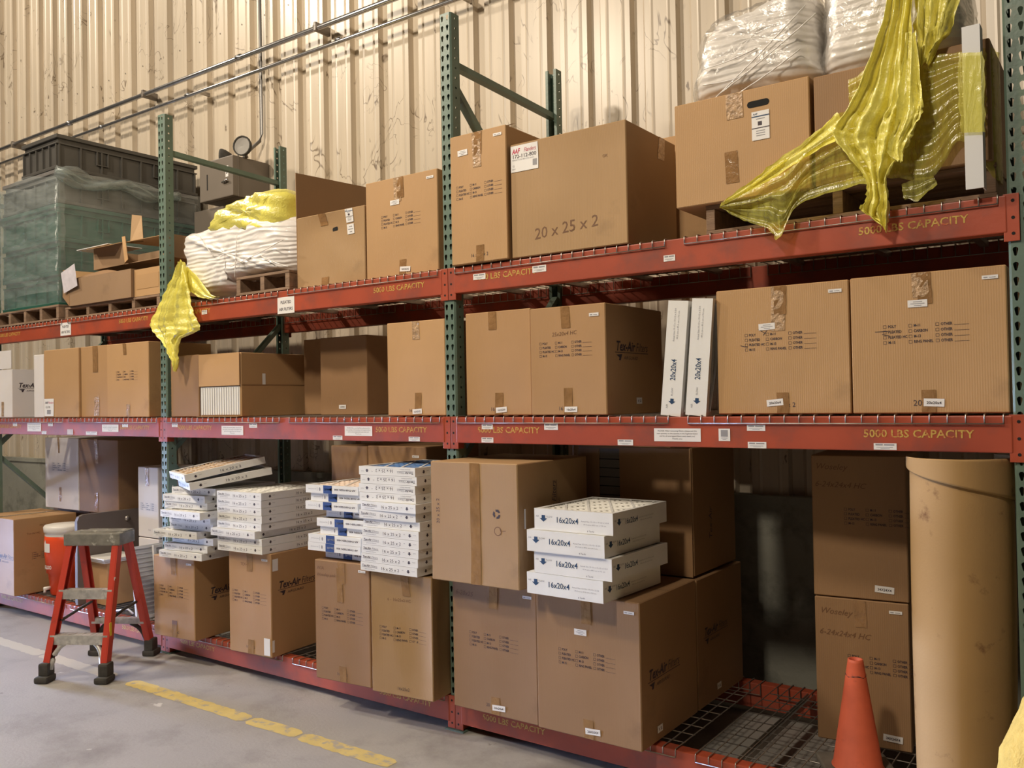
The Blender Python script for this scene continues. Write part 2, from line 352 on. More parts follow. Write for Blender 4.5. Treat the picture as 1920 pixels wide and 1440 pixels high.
# worn yellow line, painted on the slab in broken lengths
b = MB(); R = random.Random(5)
for x0, x1 in ((-9.5, -3.2), (-3.18, -2.32), (-2.14, -1.02), (-1.0, -.62), (-.60, .02)):
    n = max(2, int((x1-x0)/.03)); top = []; bot = []
    for i in range(n+1):
        x = x0+(x1-x0)*i/n; e = .012*min(1, i, n-i)
        top.append((x, -.435+R.uniform(-.005, .005)-(.02 if i in (0, n) else 0), .0012)); bot.append((x, -.53+R.uniform(-.006, .006)+(.02 if i in (0, n) else 0), .0012))
    for i in range(n): b.quad(bot[i], bot[i+1], top[i+1], top[i], 'line')
o = b.build('floor_marking'); tag(o, 'worn yellow painted line along the concrete floor in front of the rack', 'floor line'); o['kind'] = 'structure'

# ------------------------------------------------------------------ pallet rack
XS = (-5.03, -2.515, 0.0, 2.515); HT = 3.627; DEP = 1.05; Z1, Z2, Z3 = .167, 1.570, 2.320
BAYN = ('left', 'middle', 'right')
def tear(cx, cz, n=12):
    "teardrop slot, wide at the top"
    pts = []
    for k in range(n//2+1):
        a = PI*k/(n//2); pts.append((cx+.0085*math.cos(a), cz+.006+.0085*math.sin(a)))
    for k in range(n//2+1):
        a = PI+PI*k/(n//2); pts.append((cx+.0042*math.cos(a), cz-.012+.0042*math.sin(a)))
    return pts
def tess(outer, holes):
    polys = [[Vector((*p, 0)) for p in outer]]+[[Vector((*p, 0)) for p in h] for h in holes]
    flat = [p for pl in polys for p in pl]; return flat, tessellate_polygon(polys)
def post_mesh(flip):
    "roll-formed column: slotted face toward the aisle, punched sides, open back"
    b = MB(); W = .038; D = .068; s = -1 if flip else 1; c = .0508
    Y = lambda y: (D-y) if flip else y
    hw = .030
    fa, ft = tess([(-hw, 0), (hw, 0), (hw, c), (-hw, c)], [tear(-.017, c/2), tear(.017, c/2)])
    sa, st = tess([(.008, 0), (D, 0), (D, c), (.008, c)], [[(.036+.006*math.cos(k*PI/4), c/2+.006*math.sin(k*PI/4)) for k in range(8)]])
    n = int(HT/c); z = .02
    for i in range(n):
        z = .02+i*c
        b.add([(p.x, Y(0), z+p.y) for p in fa], ft, 'green')
        for sx in (-1, 1): b.add([(sx*W, Y(p.x), z+p.y) for p in sa], st, 'green')
    zt = HT
    for za, zb in ((0, .02), (.02+n*c, zt)):
        b.quad((-hw, Y(0), za), (hw, Y(0), za), (hw, Y(0), zb), (-hw, Y(0), zb), 'green')
        for sx in (-1, 1): b.quad((sx*W, Y(.008), za), (sx*W, Y(D), za), (sx*W, Y(D), zb), (sx*W, Y(.008), zb), 'green')
    for sx in (-1, 1):
        b.quad((sx*hw, Y(0), 0), (sx*W, Y(.008), 0), (sx*W, Y(.008), zt), (sx*hw, Y(0), zt), 'green')
        b.quad((sx*W, Y(D), 0), (sx*.020, Y(D), 0), (sx*.020, Y(D), zt), (sx*W, Y(D), zt), 'green')
        b.quad((sx*.020, Y(D), 0), (sx*.020, Y(D-.012), 0), (sx*.020, Y(D-.012), zt), (sx*.020, Y(D), zt), 'green')
        b.quad((sx*(W-.002), Y(.009), 0), (sx*(W-.002), Y(D), 0), (sx*(W-.002), Y(D), zt), (sx*(W-.002), Y(.009), zt), 'green') if False else None
    return b.mesh('post')
pf, pr_ = post_mesh(False), post_mesh(True)
UL = ('green upright frame at the far left end of the rack', 'green upright frame left of the yellow-tailed foam bundle', 'tall green upright frame in the middle of the rack', 'green upright frame at the right edge beside the tan roll')
br = MB()
def ybar(b, y0, z0, y1, z1): b.beam((0, y0, z0), (0, y1, z1), .032, .042, 'green', up=(1, 0, 0))
bm1 = MB(); ybar(bm1, .05, 3.38, 1.0, 3.345); hbar = bm1.mesh('crossbar')
dg_ = []
for (z0, z1) in ((3.27, 2.42), (1.35, 2.25), (1.25, .35)):
    t = MB(); ybar(t, .06, z0, .99, z1); dg_.append(t.mesh('diagonal_brace'))
t = MB(); ybar(t, .05, .28, 1.0, .28); hb2 = t.mesh('crossbar')
t = MB(); ybar(t, .05, 2.34, 1.0, 2.34); hb3 = t.mesh('crossbar')
t = MB(); t.box(-.06, .06, -.02, .10, 0, .006, 'green'); foot = t.mesh('base_plate')
for i, x in enumerate(XS):
    u = thing('upright_frame', UL[i], 'rack upright', (x, 0, 0), group='upright frames of the pallet rack')
    link('post', pf, u); link('post', pr_, u, (0, DEP-.068, 0))
    link('crossbar', hbar, u); link('crossbar', hb2, u); link('crossbar', hb3, u)
    for d in (dg_ if i != 1 else dg_[1:]): link('diagonal_brace', d, u)
    link('base_plate', foot, u); link('base_plate', foot, u, (0, DEP-.08, 0))
# beams: (stickers as x0,z0,x1,z1,kind)
def sticker(b, fn, x0, z0, x1, z1, kind, ink='gray_ink'):
    w_ = x1-x0; h = z1-z0; g = lambda a, c: fn(a, c, .0012)
    f0 = lambda a, c: fn(a, c, .0006)
    b.frect(f0, x0, z0, x1, z1, 'paper')
    if kind == 's':
        b.frect(g, x0+w_*.08, z0+h*.66, x0+w_*.40, z0+h*.88, ink); b.frect(g, x0+w_*.46, z0+h*.66, x0+w_*.90, z0+h*.86, ink); b.frect(g, x0+w_*.12, z0+h*.34, x0+w_*.84, z0+h*.40, ink); b.frect(g, x0+w_*.30, z0+h*.18, x0+w_*.70, z0+h*.23, ink)
    elif kind == 'n':
        for k, (s_, f_) in enumerate((('PLEASE: After removing filters, please put the', .84), ('new quantity on the quantity in the logsheet below', .88), ('and for all unwrapped filters used, thank you!', .76), ('Thank you', .22))):
            b.text(g, s_, x0+w_/2, z0+h*(.76-k*.2), h*.15, 'ink', fit=w_*f_, al='C')
    elif kind == 'p':
        b.text(g, 'PLEATED', x0+w_/2, z0+h*.60, h*.26, 'ink', fit=w_*.62, al='C', bold=.01); b.text(g, 'AIR FILTERS', x0+w_/2, z0+h*.18, h*.26, 'ink', fit=w_*.80, al='C', bold=.01)
    elif kind == 'q':
        b.frect(g, x0+w_*.2, z0+h*.35, x1-w_*.2, z1-h*.1, 'gray_ink'); b.frect(g, x0+w_*.22, z0+h*.22, x1-w_*.22, z0+h*.25, 'ink'); b.frect(g, x0+w_*.34, z0+h*.12, x1-w_*.34, z0+h*.15, 'ink')
    elif kind == 'k': b.frect(g, x0, z0, x1, z1, 'newspaper')
STK = {
 (2, 2): [(.203, 1.512, .271, 1.537, 's'), (.200, 1.447, .273, 1.472, 's'), (.571, 1.511, .647, 1.541, 's'), (.958, 1.446, 1.034, 1.471, 's'), (1.136, 1.466, 1.349, 1.521, 'n'), (1.427, 1.471, 1.476, 1.521, 'q'), (1.547, 1.513, 1.622, 1.537, 's'), (1.549, 1.444, 1.625, 1.469, 's'), (2.028, 1.447, 2.107, 1.471, 's')],
 (1, 2): [(-2.406, 1.511, -2.340, 1.535, 's'), (-1.870, 1.465, -1.653, 1.522, 'n'), (-1.595, 1.511, -1.519, 1.537, 's'), (-.856, 1.447, -.779, 1.470, 's'), (-.760, 1.470, -.547, 1.524, 'n'), (-.282, 1.447, -.204, 1.470, 's')],
 (0, 2): [(-4.625, 1.510, -4.553, 1.536, 's'), (-4.384, 1.470, -4.162, 1.536, 'n'), (-4.154, 1.449, -4.079, 1.474, 's'), (-4.052, 1.512, -3.979, 1.537, 's'), (-3.763, 1.449, -3.678, 1.489, 'k'), (-3.494, 1.450, -3.340, 1.475, 's'), (-3.273, 1.474, -3.055, 1.526, 'n'), (-3.006, 1.508, -2.932, 1.531, 's')],
 (2, 3): [(.166, 2.248, .242, 2.277, 's'), (.521, 2.249, .599, 2.280, 's'), (1.198, 2.229, 1.251, 2.255, 's')],
 (1, 3): [(-1.315, 2.185, -1.165, 2.282, 'p'), (-2.061, 2.236, -2.005, 2.262, 's')],
 (0, 3): [(-3.851, 2.200, -3.695, 2.298, 'p')]}
def rack_beam(bay, lev, rear=False):
    xa, xb = XS[bay]+.038, XS[bay+1]-.038; zt = (Z1, Z2, Z3)[lev-1]; L = xb-xa
    pos = 'rear' if rear else 'front'; ln = ('lowest', 'middle', 'top')[lev-1]
    y0 = DEP-.052 if rear else -.010
    u = thing('rack_beam', f'red {pos} beam of the {ln} shelf in the {BAYN[bay]} bay'+('' if rear else (' with yellow 5000 LBS CAPACITY stencils')), 'rack beam', (xa, y0 if not rear else y0, zt), group='red load beams of the pallet rack')
    b = MB(); b.box(.001, L-.001, 0, .062, -.127, 0, 'red', .004)
    f = lambda x, z: (x, -.0009, z)
    if not rear:
        sz = .036
        spots = [(.138, -.075), (L-.155-.368+.038, -.077)]
        for sx, sz_ in spots: b.text(f, '5000 LBS CAPACITY', sx, sz_, .040, 'stencil', fit=.368, bold=.015)
    b.build('beam_body', u)
    for e in (0, 1):
        c = MB(); s = 1 if e == 0 else -1; x0 = -.0365 if e == 0 else L+.0365
        xi = x0+s*.036; a, d = min(x0, xi+s*.012), max(x0, xi+s*.012)
        yf = (-.007, -.001) if not rear else (.053, .059)
        yo = .010-.0  # post face sits 10 mm behind the beam face
        if not rear:
            c.box(a, d, yo-.008, yo-.0015, -.158, .004, 'red', .0015); c.box(min(xi, xi+s*.003)+0, max(xi, xi+s*.003), yo-.002, yo+.05, -.158, .004, 'red')
            for zz in (-.020, -.078, -.132):
                c.add([(x0+s*.019+.006*math.cos(k*PI/4), yo-.0086, zz+.006*math.sin(k*PI/4)) for k in range(8)], [tuple(range(8))[::-1]], 'dark')
        else:
            c.box(a, d, .0535, .060, -.158, .004, 'red', .0015)
        c.build('end_connector', u)
    if not rear:
        for (sx0, sz0, sx1, sz1, k) in STK.get((bay, lev), []):
            q = MB(); sticker(q, lambda a, c_, e_: (a-xa, -.001-e_, c_-zt), sx0, sz0, sx1, sz1, k); q.build('paper_label', u)
    return u
for bay in range(3):
    for lev in (1, 2, 3): rack_beam(bay, lev); rack_beam(bay, lev, True)
# wire decks
def deck_mesh(L, step=.0565):
    b = MB(); n = round(L/step); r = .0026; yb = DEP+.016
    for i in range(n+1):
        x = L*i/n
        b.tube([(x, -.0145, -.029), (x, -.0145, .001), (x, -.009, .0045), (x, yb-.006, .0045), (x, yb, .001), (x, yb, -.029)], r, 'galv', 5)
        b.tube([(x, DEP-.060, .002), (x, DEP-.060, -.055)], r, 'galv', 4)
    for y, z in ((-.0175, -.028), (yb+.003, -.028), (DEP-.063, -.054)): b.tube([(0, y, z), (L, y, z)], r, 'galv', 5)
    k = 0; y = .085
    while y < .98: b.tube([(0, y, -.0005), (L, y, -.0005)], r, 'galv', 5); y += .1
    return b.mesh('wire_grid')
def chan_mesh():
    b = MB(); b.box(-.017, .017, .058, DEP-.062, -.024, -.021, 'galv'); b.box(-.017, -.014, .058, DEP-.062, -.021, .001, 'galv'); b.box(.014, .017, .058, DEP-.062, -.021, .001, 'galv'); return b.mesh('support_channel')
cm = chan_mesh(); dm = deck_mesh(1.155)
for bay in range(3):
    for lev in (1, 2, 3):
        for h in (0, 1):
            x0 = XS[bay]+(.050 if h == 0 else 1.295); zt = (Z1, Z2, Z3)[lev-1]
            u = thing('wire_deck', f'galvanised wire mesh deck, {("left","right")[h]} half of the {("lowest","middle","top")[lev-1]} shelf in the {BAYN[bay]} bay', 'wire deck', (x0, 0, zt+.0005), group='wire decks of the pallet rack')
            link('wire_grid', dm, u)
            for cx in (.17, .578, .985): link('support_channel', cm, u, (cx, 0, 0))

# ------------------------------------------------------------------ cartons
def faces(w, d, h, disp):
    "maps (u,v,offset) on each face of a carton to 3-D; origin at the front left bottom corner"
    return {'front': lambda u, v, o=0: (u, -o+disp('front', u, v), v), 'right': lambda u, v, o=0: (w+o-disp('right', u, v), u, v),
            'back': lambda u, v, o=0: (w-u, d+o-disp('back', u, v), v), 'left': lambda u, v, o=0: (-o+disp('left', u, v), d-u, v),
            'top': lambda u, v, o=0: (u, v, h+o-disp('top', u, v)), 'bottom': lambda u, v, o=0: (u, d-v, -o)}
def dims(w, d, h): return {'front': (w, h), 'back': (w, h), 'right': (d, h), 'left': (d, h), 'top': (w, d), 'bottom': (w, d)}
def chk(b, f, u, v, s=1, ink='ink'):
    "the printed tick-box table: u,v = left bottom"
    cols = (('POLY', 'PLEATED', 'PLEATED HC', 'M-15'), ('M-11', 'CARBON', 'M-13', 'RING PANEL'), ('OTHER', 'OTHER', 'OTHER', 'OTHER'))
    for c, (cu, words) in enumerate(zip((0, .087, .177), cols)):
        for r, wd in enumerate(words):
            x = u+cu*s; y = v+(3-r)*.0195*s; q = .0115*s; t = .0011*s
            for a in ((x, y, x+q, y+t), (x, y+q-t, x+q, y+q), (x, y, x+t, y+q), (x+q-t, y, x+q, y+q)): b.frect(f, *a, ink)
            b.text(f, wd, x+.017*s, y+.0012*s, .0140*s, ink, bold=.025, wf=.82)
            if c == 2: b.frect(f, x+.060*s, y, x+.108*s, y+.0011*s, ink)
def texair(b, f, u, v, s=1, rot=0, ink='ink'):
    g = f
    if rot:
        c, sn = math.cos(math.radians(rot)), math.sin(math.radians(rot)); g = lambda a, e: f(u+(a-u)*c-(e-v)*sn, v+(a-u)*sn+(e-v)*c)
    b.text(g, 'Tex-Air', u, v+.032*s, .062*s, ink, shear=.25, bold=.025, fit=.190*s)
    b.text(g, 'Filters', u+.196*s, v+.032*s, .058*s, ink, shear=.25, bold=-.004, fit=.12*s)
    b.frect(g, u-.005*s, v+.022*s, u+.32*s, v+.025*s, ink)
    b.fpoly(g, [(u+.005*s, v+.012*s), (u+.06*s, v+.016*s), (u+.045*s, v-.014*s), (u+.03*s, v-.012*s), (u+.034*s, v+.0*s)], ink)
    b.text(g, 'AIRGUARD', u+.075*s, v-.008*s, .022*s, ink, shear=.25, fit=.14*s)
def carton(label, x, y, z, w, d, h, rot=0, m='card', seed=0, prints=(), tape=(), labels=(), bulge=.004, extra=None, open_top=False, name='cardboard_box', cat='cardboard box', group='cardboard boxes on the rack', nochk=False):
    R = random.Random(seed*7+3); ph = [R.uniform(0, 6) for _ in range(12)]; D = dims(w, d, h)
    NG = 8; CI = .004; raw = {}
    for fi, (face, (U, V)) in enumerate(D.items()):
        k_ = ('front', 'right', 'back', 'left', 'top', 'bottom').index(face)
        for jj in range(NG+1):
            for ii in range(NG+1):
                a, c = ii/NG, jj/NG; e = (16*a*(1-a)*c*(1-c))**.5
                raw[face, ii, jj] = e*bulge*(.25*math.sin(ph[k_]+a*5)+.25*math.sin(ph[k_+5]+c*4.3+a*2)+.15*math.sin(ph[k_]+a*11+c*8)+.55)*1.2
    def disp(face, u, v):
        U, V = D[face]; x_ = max(0, min(NG-1e-6, (u-CI)/(U-2*CI)*NG)); y_ = max(0, min(NG-1e-6, (v-CI)/(V-2*CI)*NG)); i_, j_ = int(x_), int(y_); x_ -= i_; y_ -= j_
        g = lambda a, b_: raw[face, a, b_]
        return g(i_, j_)*(1-x_)*(1-y_)+g(i_+1, j_)*x_*(1-y_)+g(i_, j_+1)*(1-x_)*y_+g(i_+1, j_+1)*x_*y_
    F = faces(w, d, h, disp); u_ = thing(name, label, cat, (x, y, z), rot, group)
    b = MB(); c = .004; N = 8
    for face in ('front', 'right', 'back', 'left', 'top', 'bottom'):
        if face == 'top' and open_top: continue
        U, V = D[face]; fn = F[face]
        vs = [fn(c+(U-2*c)*i/N, c+(V-2*c)*j/N, 0) for j in range(N+1) for i in range(N+1)]
        b.add(vs, [(j*(N+1)+i, j*(N+1)+i+1, (j+1)*(N+1)+i+1, (j+1)*(N+1)+i) for j in range(N) for i in range(N)], m, True)
    # rounded edge strips
    def P(sx, sy, sz, ax):  # corner (0/1 flags) inset on every axis but ax
        q = [(0, w)[sx], (0, d)[sy], (0, h)[sz]]; s = [1-2*sx, 1-2*sy, 1-2*sz]
        return tuple(q[k]+(0 if k == ax else s[k]*c) for k in range(3))
    for a, bx in ((0, 1), (0, 2), (1, 2)):
        k = 3-a-bx
        for sa in (0, 1):
            for sb in (0, 1):
                q = []
                for sk, ax in ((0, a), (1, a), (1, bx), (0, bx)):
                    fl = [0, 0, 0]; fl[a] = sa; fl[bx] = sb; fl[k] = sk; q.append(P(*fl, ax))
                if open_top and a != 2 and bx == 2 and sb == 1: continue
                b.quad(*q, m)
    for fl in [(i, j, k) for i in (0, 1) for j in (0, 1) for k in (0, 1)]: b.add([P(*fl, 0), P(*fl, 1), P(*fl, 2)], [(0, 1, 2)], m)
    if not open_top:
        for v0 in (d/2-.0015,): b.frect(lambda u, v: F['top'](u, v, .0006), .002, v0, w-.002, v0+.003, 'dark')
    for pr in prints:
        k = pr[0]; f = (lambda fc: lambda u, v: F[fc](u, v, .0008))(pr[1])
        if k == 'chk': chk(b, f, *pr[2:])
        elif k == 'tex': texair(b, f, *pr[2:])
        elif k == 'txt':  # ('txt', face, string, u, v, size, ink, rot, shear)
            b.text(f, pr[2], pr[3], pr[4], pr[5], pr[6] if len(pr) > 6 else 'ink', rot=pr[7] if len(pr) > 7 else 0, shear=pr[8] if len(pr) > 8 else 0, bold=pr[9] if len(pr) > 9 else 0)
        elif k == 'line': b.fline(f, pr[2], pr[3], pr[4], pr[5] if len(pr) > 5 else 'ink')
        elif k == 'rect': b.frect(f, *pr[2:6], pr[6])
        elif k == 'poly': b.fpoly(f, pr[2], pr[3])
    b.build('box_body', u_)
    for tp in tape:  # (face, uc, v0, v1, width, mat)
        fc, uc, v0, v1 = tp[:4]; wd = tp[4] if len(tp) > 4 else .048; mt = tp[5] if len(tp) > 5 else 'tape'
        q = MB(); n = 8; vs = []; jit = R.uniform(-.006, .006)
        for i in range(n+1):
            v = v0+(v1-v0)*i/n
            for s in (-1, -.33, .33, 1): vs.append(F[fc](uc+jit*i/n+s*wd/2+R.uniform(-.0008, .0008), v, .0012+R.uniform(0, .0012)))
        q.add(vs, [(i*4+k, i*4+k+1, (i+1)*4+k+1, (i+1)*4+k) for i in range(n) for k in range(3)], mt, True); q.build('tape', u_)
    for lb in labels:  # (face, u0, v0, w, h, text, rot)
        fc, u0, v0, lw, lh, tx = lb[:6]; rt = lb[6] if len(lb) > 6 else 0
        q = MB(); cr, sr = math.cos(math.radians(rt)), math.sin(math.radians(rt)); ff = F[fc]
        f0 = lambda a, e, o=.0024: ff(u0+a*cr-e*sr, v0+a*sr+e*cr, o); f1 = lambda a, e: f0(a, e, .003)
        q.frect(f0, 0, 0, lw, lh, 'paper')
        if tx == 'AAF':
            q.text(f1, 'AAF', .008, lh*.70, lh*.26, 'pink', shear=.3, bold=.03, fit=lw*.30); q.text(f1, 'Flanders', lw*.48, lh*.72, lh*.22, 'pink', shear=.35, fit=lw*.45)
            q.text(f1, '172-112-800', .008, lh*.52, lh*.20, 'ink', fit=lw*.88, bold=.01); q.text(f1, 'PREPLEAT 40 LPD MERV 8 STD 20x25x2', .008, lh*.43, lh*.07, 'gray_ink', fit=lw*.8)
            q.text(f1, 'QTY', .006, lh*.08, lh*.08, 'gray_ink'); q.text(f1, '12', .008, lh*.20, lh*.1, 'gray_ink'); q.frect(f1, lw*.8, lh*.14, lw*.95, lh*.38, 'gray_ink')
        elif tx == 'doc':
            q.frect(f1, 0, lh*.80, lw, lh*.84, 'blue_ink'); q.frect(f1, 0, lh*.40, lw, lh*.43, 'ink'); q.frect(f1, lw*.35, lh*.50, lw*.58, lh*.64, 'ink')
            for k in (.72, .30, .22, .14): q.frect(f1, lw*.25, lh*k, lw*.75, lh*(k+.025), 'gray_ink')
            q.text(f1, 'AAF', lw*.08, lh*.88, lh*.09, 'blue_ink', bold=.02)
        elif tx == 'bars':
            q.text(f1, 'AAF', lw*.12, lh*.72, lh*.18, 'ink', bold=.03); q.text(f1, 'Flanders', lw*.45, lh*.72, lh*.17, 'pink'); q.text(f1, '153-700', lw*.14, lh*.46, lh*.16, 'ink'); q.frect(f1, lw*.3, lh*.12, lw*.7, lh*.36, 'gray_ink')
        elif tx == 'adr':
            for k, (a_, b_) in enumerate(((.28, .74), (.14, .86), (.32, .70))): q.frect(f1, lw*a_, lh*(.70-.26*k), lw*b_, lh*(.78-.26*k), 'gray_ink')
        elif tx == 'yel': q.frect(f1, 0, 0, lw, lh, 'ylabel'); [q.frect(f1, lw*.2, lh*k, lw*.7, lh*(k+.08), 'ink') for k in (.3, .5, .7)]
        elif tx == 'blank': q.frect(f1, lw*.1, lh*.3, lw*.35, lh*.6, 'gray_ink'); q.frect(f1, lw*.45, lh*.35, lw*.85, lh*.5, 'gray_ink')
        elif tx: q.text(f1, tx, lw*.5, lh*.30, lh*.52, 'ink', al='C', bold=.015, fit=lw*.72)
        q.build('sticker', u_)
    if extra: extra(u_, F)
    return u_
def std(w, h, size=None, big='', lab=None, seed=0, up=True, c0=None):
    "usual front dressing: table, two tape strips, corner sticker, size sticker"
    c = w/2
    return dict(prints=[('chk', 'front', c-.145 if c0 is None else c0, h*.50)]+([('txt', 'front', big, c-.05, .035, .022)] if big else []),
                tape=[('front', c, h-.115, h-.002), ('front', c+.005, .004, .085)],
                labels=[('front', w-.075, h-.045, .05, .013, 'blank')]+([('front', c-.012, .022, .075, .026, size, R0.uniform(-4, 4))] if size else []))
R0 = random.Random(2)
def mix(a, **k):
    a = {q: list(v) for q, v in a.items()}
    for q, v in k.items():
        if q in a and isinstance(v, list): a[q] += v
        else: a[q] = v
    return a
T1, T2, T3 = .1755, 1.5785, 2.3285

# --- lowest shelf, right bay
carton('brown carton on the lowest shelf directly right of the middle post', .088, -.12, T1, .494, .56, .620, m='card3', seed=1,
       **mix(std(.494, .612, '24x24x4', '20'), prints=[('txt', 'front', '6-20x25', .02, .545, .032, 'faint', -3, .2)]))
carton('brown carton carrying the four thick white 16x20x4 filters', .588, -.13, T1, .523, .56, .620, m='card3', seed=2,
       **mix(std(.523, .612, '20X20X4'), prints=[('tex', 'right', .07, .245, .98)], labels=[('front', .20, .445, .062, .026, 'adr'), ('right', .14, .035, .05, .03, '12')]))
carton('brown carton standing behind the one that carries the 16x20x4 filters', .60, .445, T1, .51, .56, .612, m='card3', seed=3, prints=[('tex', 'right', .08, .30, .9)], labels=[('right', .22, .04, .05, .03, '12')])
def rsy(u_, F):
    pass
carton('large tan carton on its side with a recycling symbol and a full length brown tape', .043, -.215, .799, .515, .60, .566, m='card4', seed=4,
       tape=[('front', .27, .002, .564, .058)],
       prints=[('txt', 'front', '20 x 25 x 2', .052, .27, .026, 'ink', 90), ('tex', 'right', .34, .20, .85, 90)]
       + [('poly', 'front', [(.395+.022*math.cos(a+k)*r_, .335+.022*math.sin(a+k)*r_) for k, r_ in ((0, 1), (.75, 1.05), (1.5, 1.0), (1.55, .55), (.75, .5), (.05, .55))], 'ink') for a in (.4, 2.5, 4.6)]
       + [('poly', 'front', [(.40+.021*math.cos(k*PI/8), .258+.021*math.sin(k*PI/8)) for k in range(16)], 'faint'), ('poly', 'front', [(.40+.017*math.cos(k*PI/8), .258+.017*math.sin(k*PI/8)) for k in range(16)], 'card4'), ('txt', 'front', 'OK', .388, .250, .018, 'faint'), ('line', 'front', (.425, .26), (.445, .262), .003, 'faint')],
       labels=[('right', .045, .27, .014, .09, None)])
def openflaps(u_, F):
    b = MB(); b.box(.155, .62, -.245, -.012, .612, .617, 'card3'); o = b.build('flap', u_, rot=(math.radians(-3), 0, 0))
    b = MB(); b.box(.002, .125, -.008, -.003, .01, .60, 'card3'); b.build('flap', u_)
    b = MB(); b.box(.245, .628, -.012, -.007, -.002, .608, 'card3'); b.build('flap', u_)
    b = MB(); b.box(.126, .244, -.003, -.001, .02, .60, 'totegray')
    for k in range(12): b.box(.126, .244, -.005, -.003, .05+k*.045, .054+k*.045, 'dark')
    b.build('filter_edges', u_)
carton('brown carton with open flaps behind the stack of four thick white filters', .46, .47, .798, .63, .52, .612, m='card3', seed=5, extra=openflaps, prints=[('txt', 'right', 'Tex-Air', .22, .15, .05, 'ink', 90, .2)])
carton('lower brown carton standing behind the orange traffic cone', 1.664, .43, T1, .372, .50, .608, rot=.10, m='card3', seed=6,
       **mix(std(.372, .608, None, c0=.13), labels=[('front', .262, .035, .075, .028, '24X24X4', -3)], prints=[('txt', 'front', 'Woseley', .02, .54, .036, 'faint', -2, .3), ('txt', 'front', '6-24x24x4 HC', .015, .45, .034, 'faint', -2, .3)]))
carton('upper brown carton in the pair behind the traffic cone', 1.662, .432, .788, .376, .50, .604, rot=.10, m='card3', seed=7,
       prints=[('chk', 'front', .13, .31), ('txt', 'front', 'Woseley', .015, .545, .036, 'faint', -2, .3), ('txt', 'front', '6-24x24x4 HC', .012, .47, .034, 'faint', -2, .3)], labels=[('front', .245, .035, .075, .028, '24X24X4', -3)])
# --- lowest shelf, middle bay
carton('shortest brown carton with the leftmost stack of white filters on it', -2.398, -.160, T1, .392, .50, .515, rot=.09, m='card', seed=11,
       **mix(std(.392, .515, None, c0=.05), prints=[('tex', 'right', .12, .24, .95), ('txt', 'front', '16x20x2', .16, .03, .024, 'ink'), ('line', 'front', (.20, .05), (.20, .11), .05, 'faint')]))
carton('brown carton with torn white label pieces on its corner, second from left under filters', -1.662, -.122, T1, .357, .55, .602, rot=.08, m='card', seed=12,
       **mix(std(.357, .602, None, c0=.03), prints=[('tex', 'right', .06, .36, .95), ('txt', 'front', 'TEX-AIR', .10, .52, .026, 'faint'), ('txt', 'front', '16x25x2', .14, .035, .022, 'ink')],
             labels=[('right', .01, .50, .045, .07, None), ('front', .295, .01, .05, .10, None), ('right', .002, .03, .018, .07, None)]))
carton('brown carton under the blue striped filters', -.818, -.192, T1, .385, .56, .635, rot=.08, m='card3', seed=13,
       **mix(std(.385, .635, None, c0=.05), prints=[('txt', 'front', 'W/A', .015, .585, .026, 'faint', 0, .2), ('txt', 'front', 'Woseley pink', .015, .55, .024, 'faint', 0, .2), ('txt', 'front', '16x25x2', .15, .035, .022, 'ink')], tape=[('front', .18, .42, .60, .04)]))
carton('worn brown carton left of the middle post, under the tallest filter stack', -.403, -.184, T1, .383, .56, .609, rot=.10, m='card4', seed=14, bulge=.020,
       prints=[('chk', 'front', .05, .27), ('txt', 'front', '16x25x2', .16, .03, .022, 'ink'), ('txt', 'front', '6 - 16x25x2 HC', .10, .47, .022, 'faint')], tape=[('front', .22, .50, .60)])
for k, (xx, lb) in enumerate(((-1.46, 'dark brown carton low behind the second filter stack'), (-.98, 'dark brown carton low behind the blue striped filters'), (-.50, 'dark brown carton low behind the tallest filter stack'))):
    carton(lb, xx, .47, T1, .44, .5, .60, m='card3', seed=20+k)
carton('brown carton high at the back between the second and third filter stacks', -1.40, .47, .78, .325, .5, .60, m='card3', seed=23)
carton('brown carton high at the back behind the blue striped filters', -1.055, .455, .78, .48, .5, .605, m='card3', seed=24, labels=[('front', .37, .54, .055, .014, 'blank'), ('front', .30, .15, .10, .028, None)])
# --- lowest shelf, left bay
carton('large brown carton at the left edge of the lowest shelf', -4.985, -.12, T1, .595, .50, .603, m='card', seed=31, prints=[('tex', 'front', .32, .26, .85), ('txt', 'right', 'Tex-Air HC', .10, .47, .022, 'faint'), ('chk', 'right', .14, .27, .8), ('txt', 'right', '20x20', .2, .53, .02, 'faint')], tape=[('top', .3, .0, .5, .05, 'cleartape')])
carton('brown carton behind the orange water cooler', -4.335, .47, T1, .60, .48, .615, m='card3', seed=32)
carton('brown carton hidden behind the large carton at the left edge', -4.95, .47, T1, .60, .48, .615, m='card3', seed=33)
carton('pale lavender white carton standing above the orange water cooler', -4.885, .37, .797, .555, .48, .600, m='whitecard', seed=34, prints=[('chk', 'front', .12, .32, .95, 'blue_ink')], tape=[('front', .235, .47, .604, .03, 'cleartape'), ('front', .25, .06, .18, .04, 'cleartape')])
carton('brown carton with two glossy tapes beside the lavender white carton', -4.322, .37, .797, .595, .48, .592, m='card3', seed=35, tape=[('front', .27, .40, .598, .05, 'cleartape'), ('front', .27, .01, .16, .05)])
carton('narrow tan carton between the orange cooler and the grey panel', -3.975, .16, T1, .235, .26, .44, m='card', seed=36)
carton('small brown carton with a yellow sticker behind the step ladder', -3.655, .10, T1, .235, .24, .315, m='card', seed=37, labels=[('front', .01, .01, .075, .11, 'yel')])
carton('upper narrow white carton left of the left post', -3.285, .27, .682, .262, .30, .52, m='whitecard', seed=38, tape=[('front', .12, .38, .518, .04, 'cleartape')], prints=[('chk', 'front', .03, .20, .75, 'blue_ink'), ('txt', 'front', 'box', .13, .05, .02, 'gray_ink')])
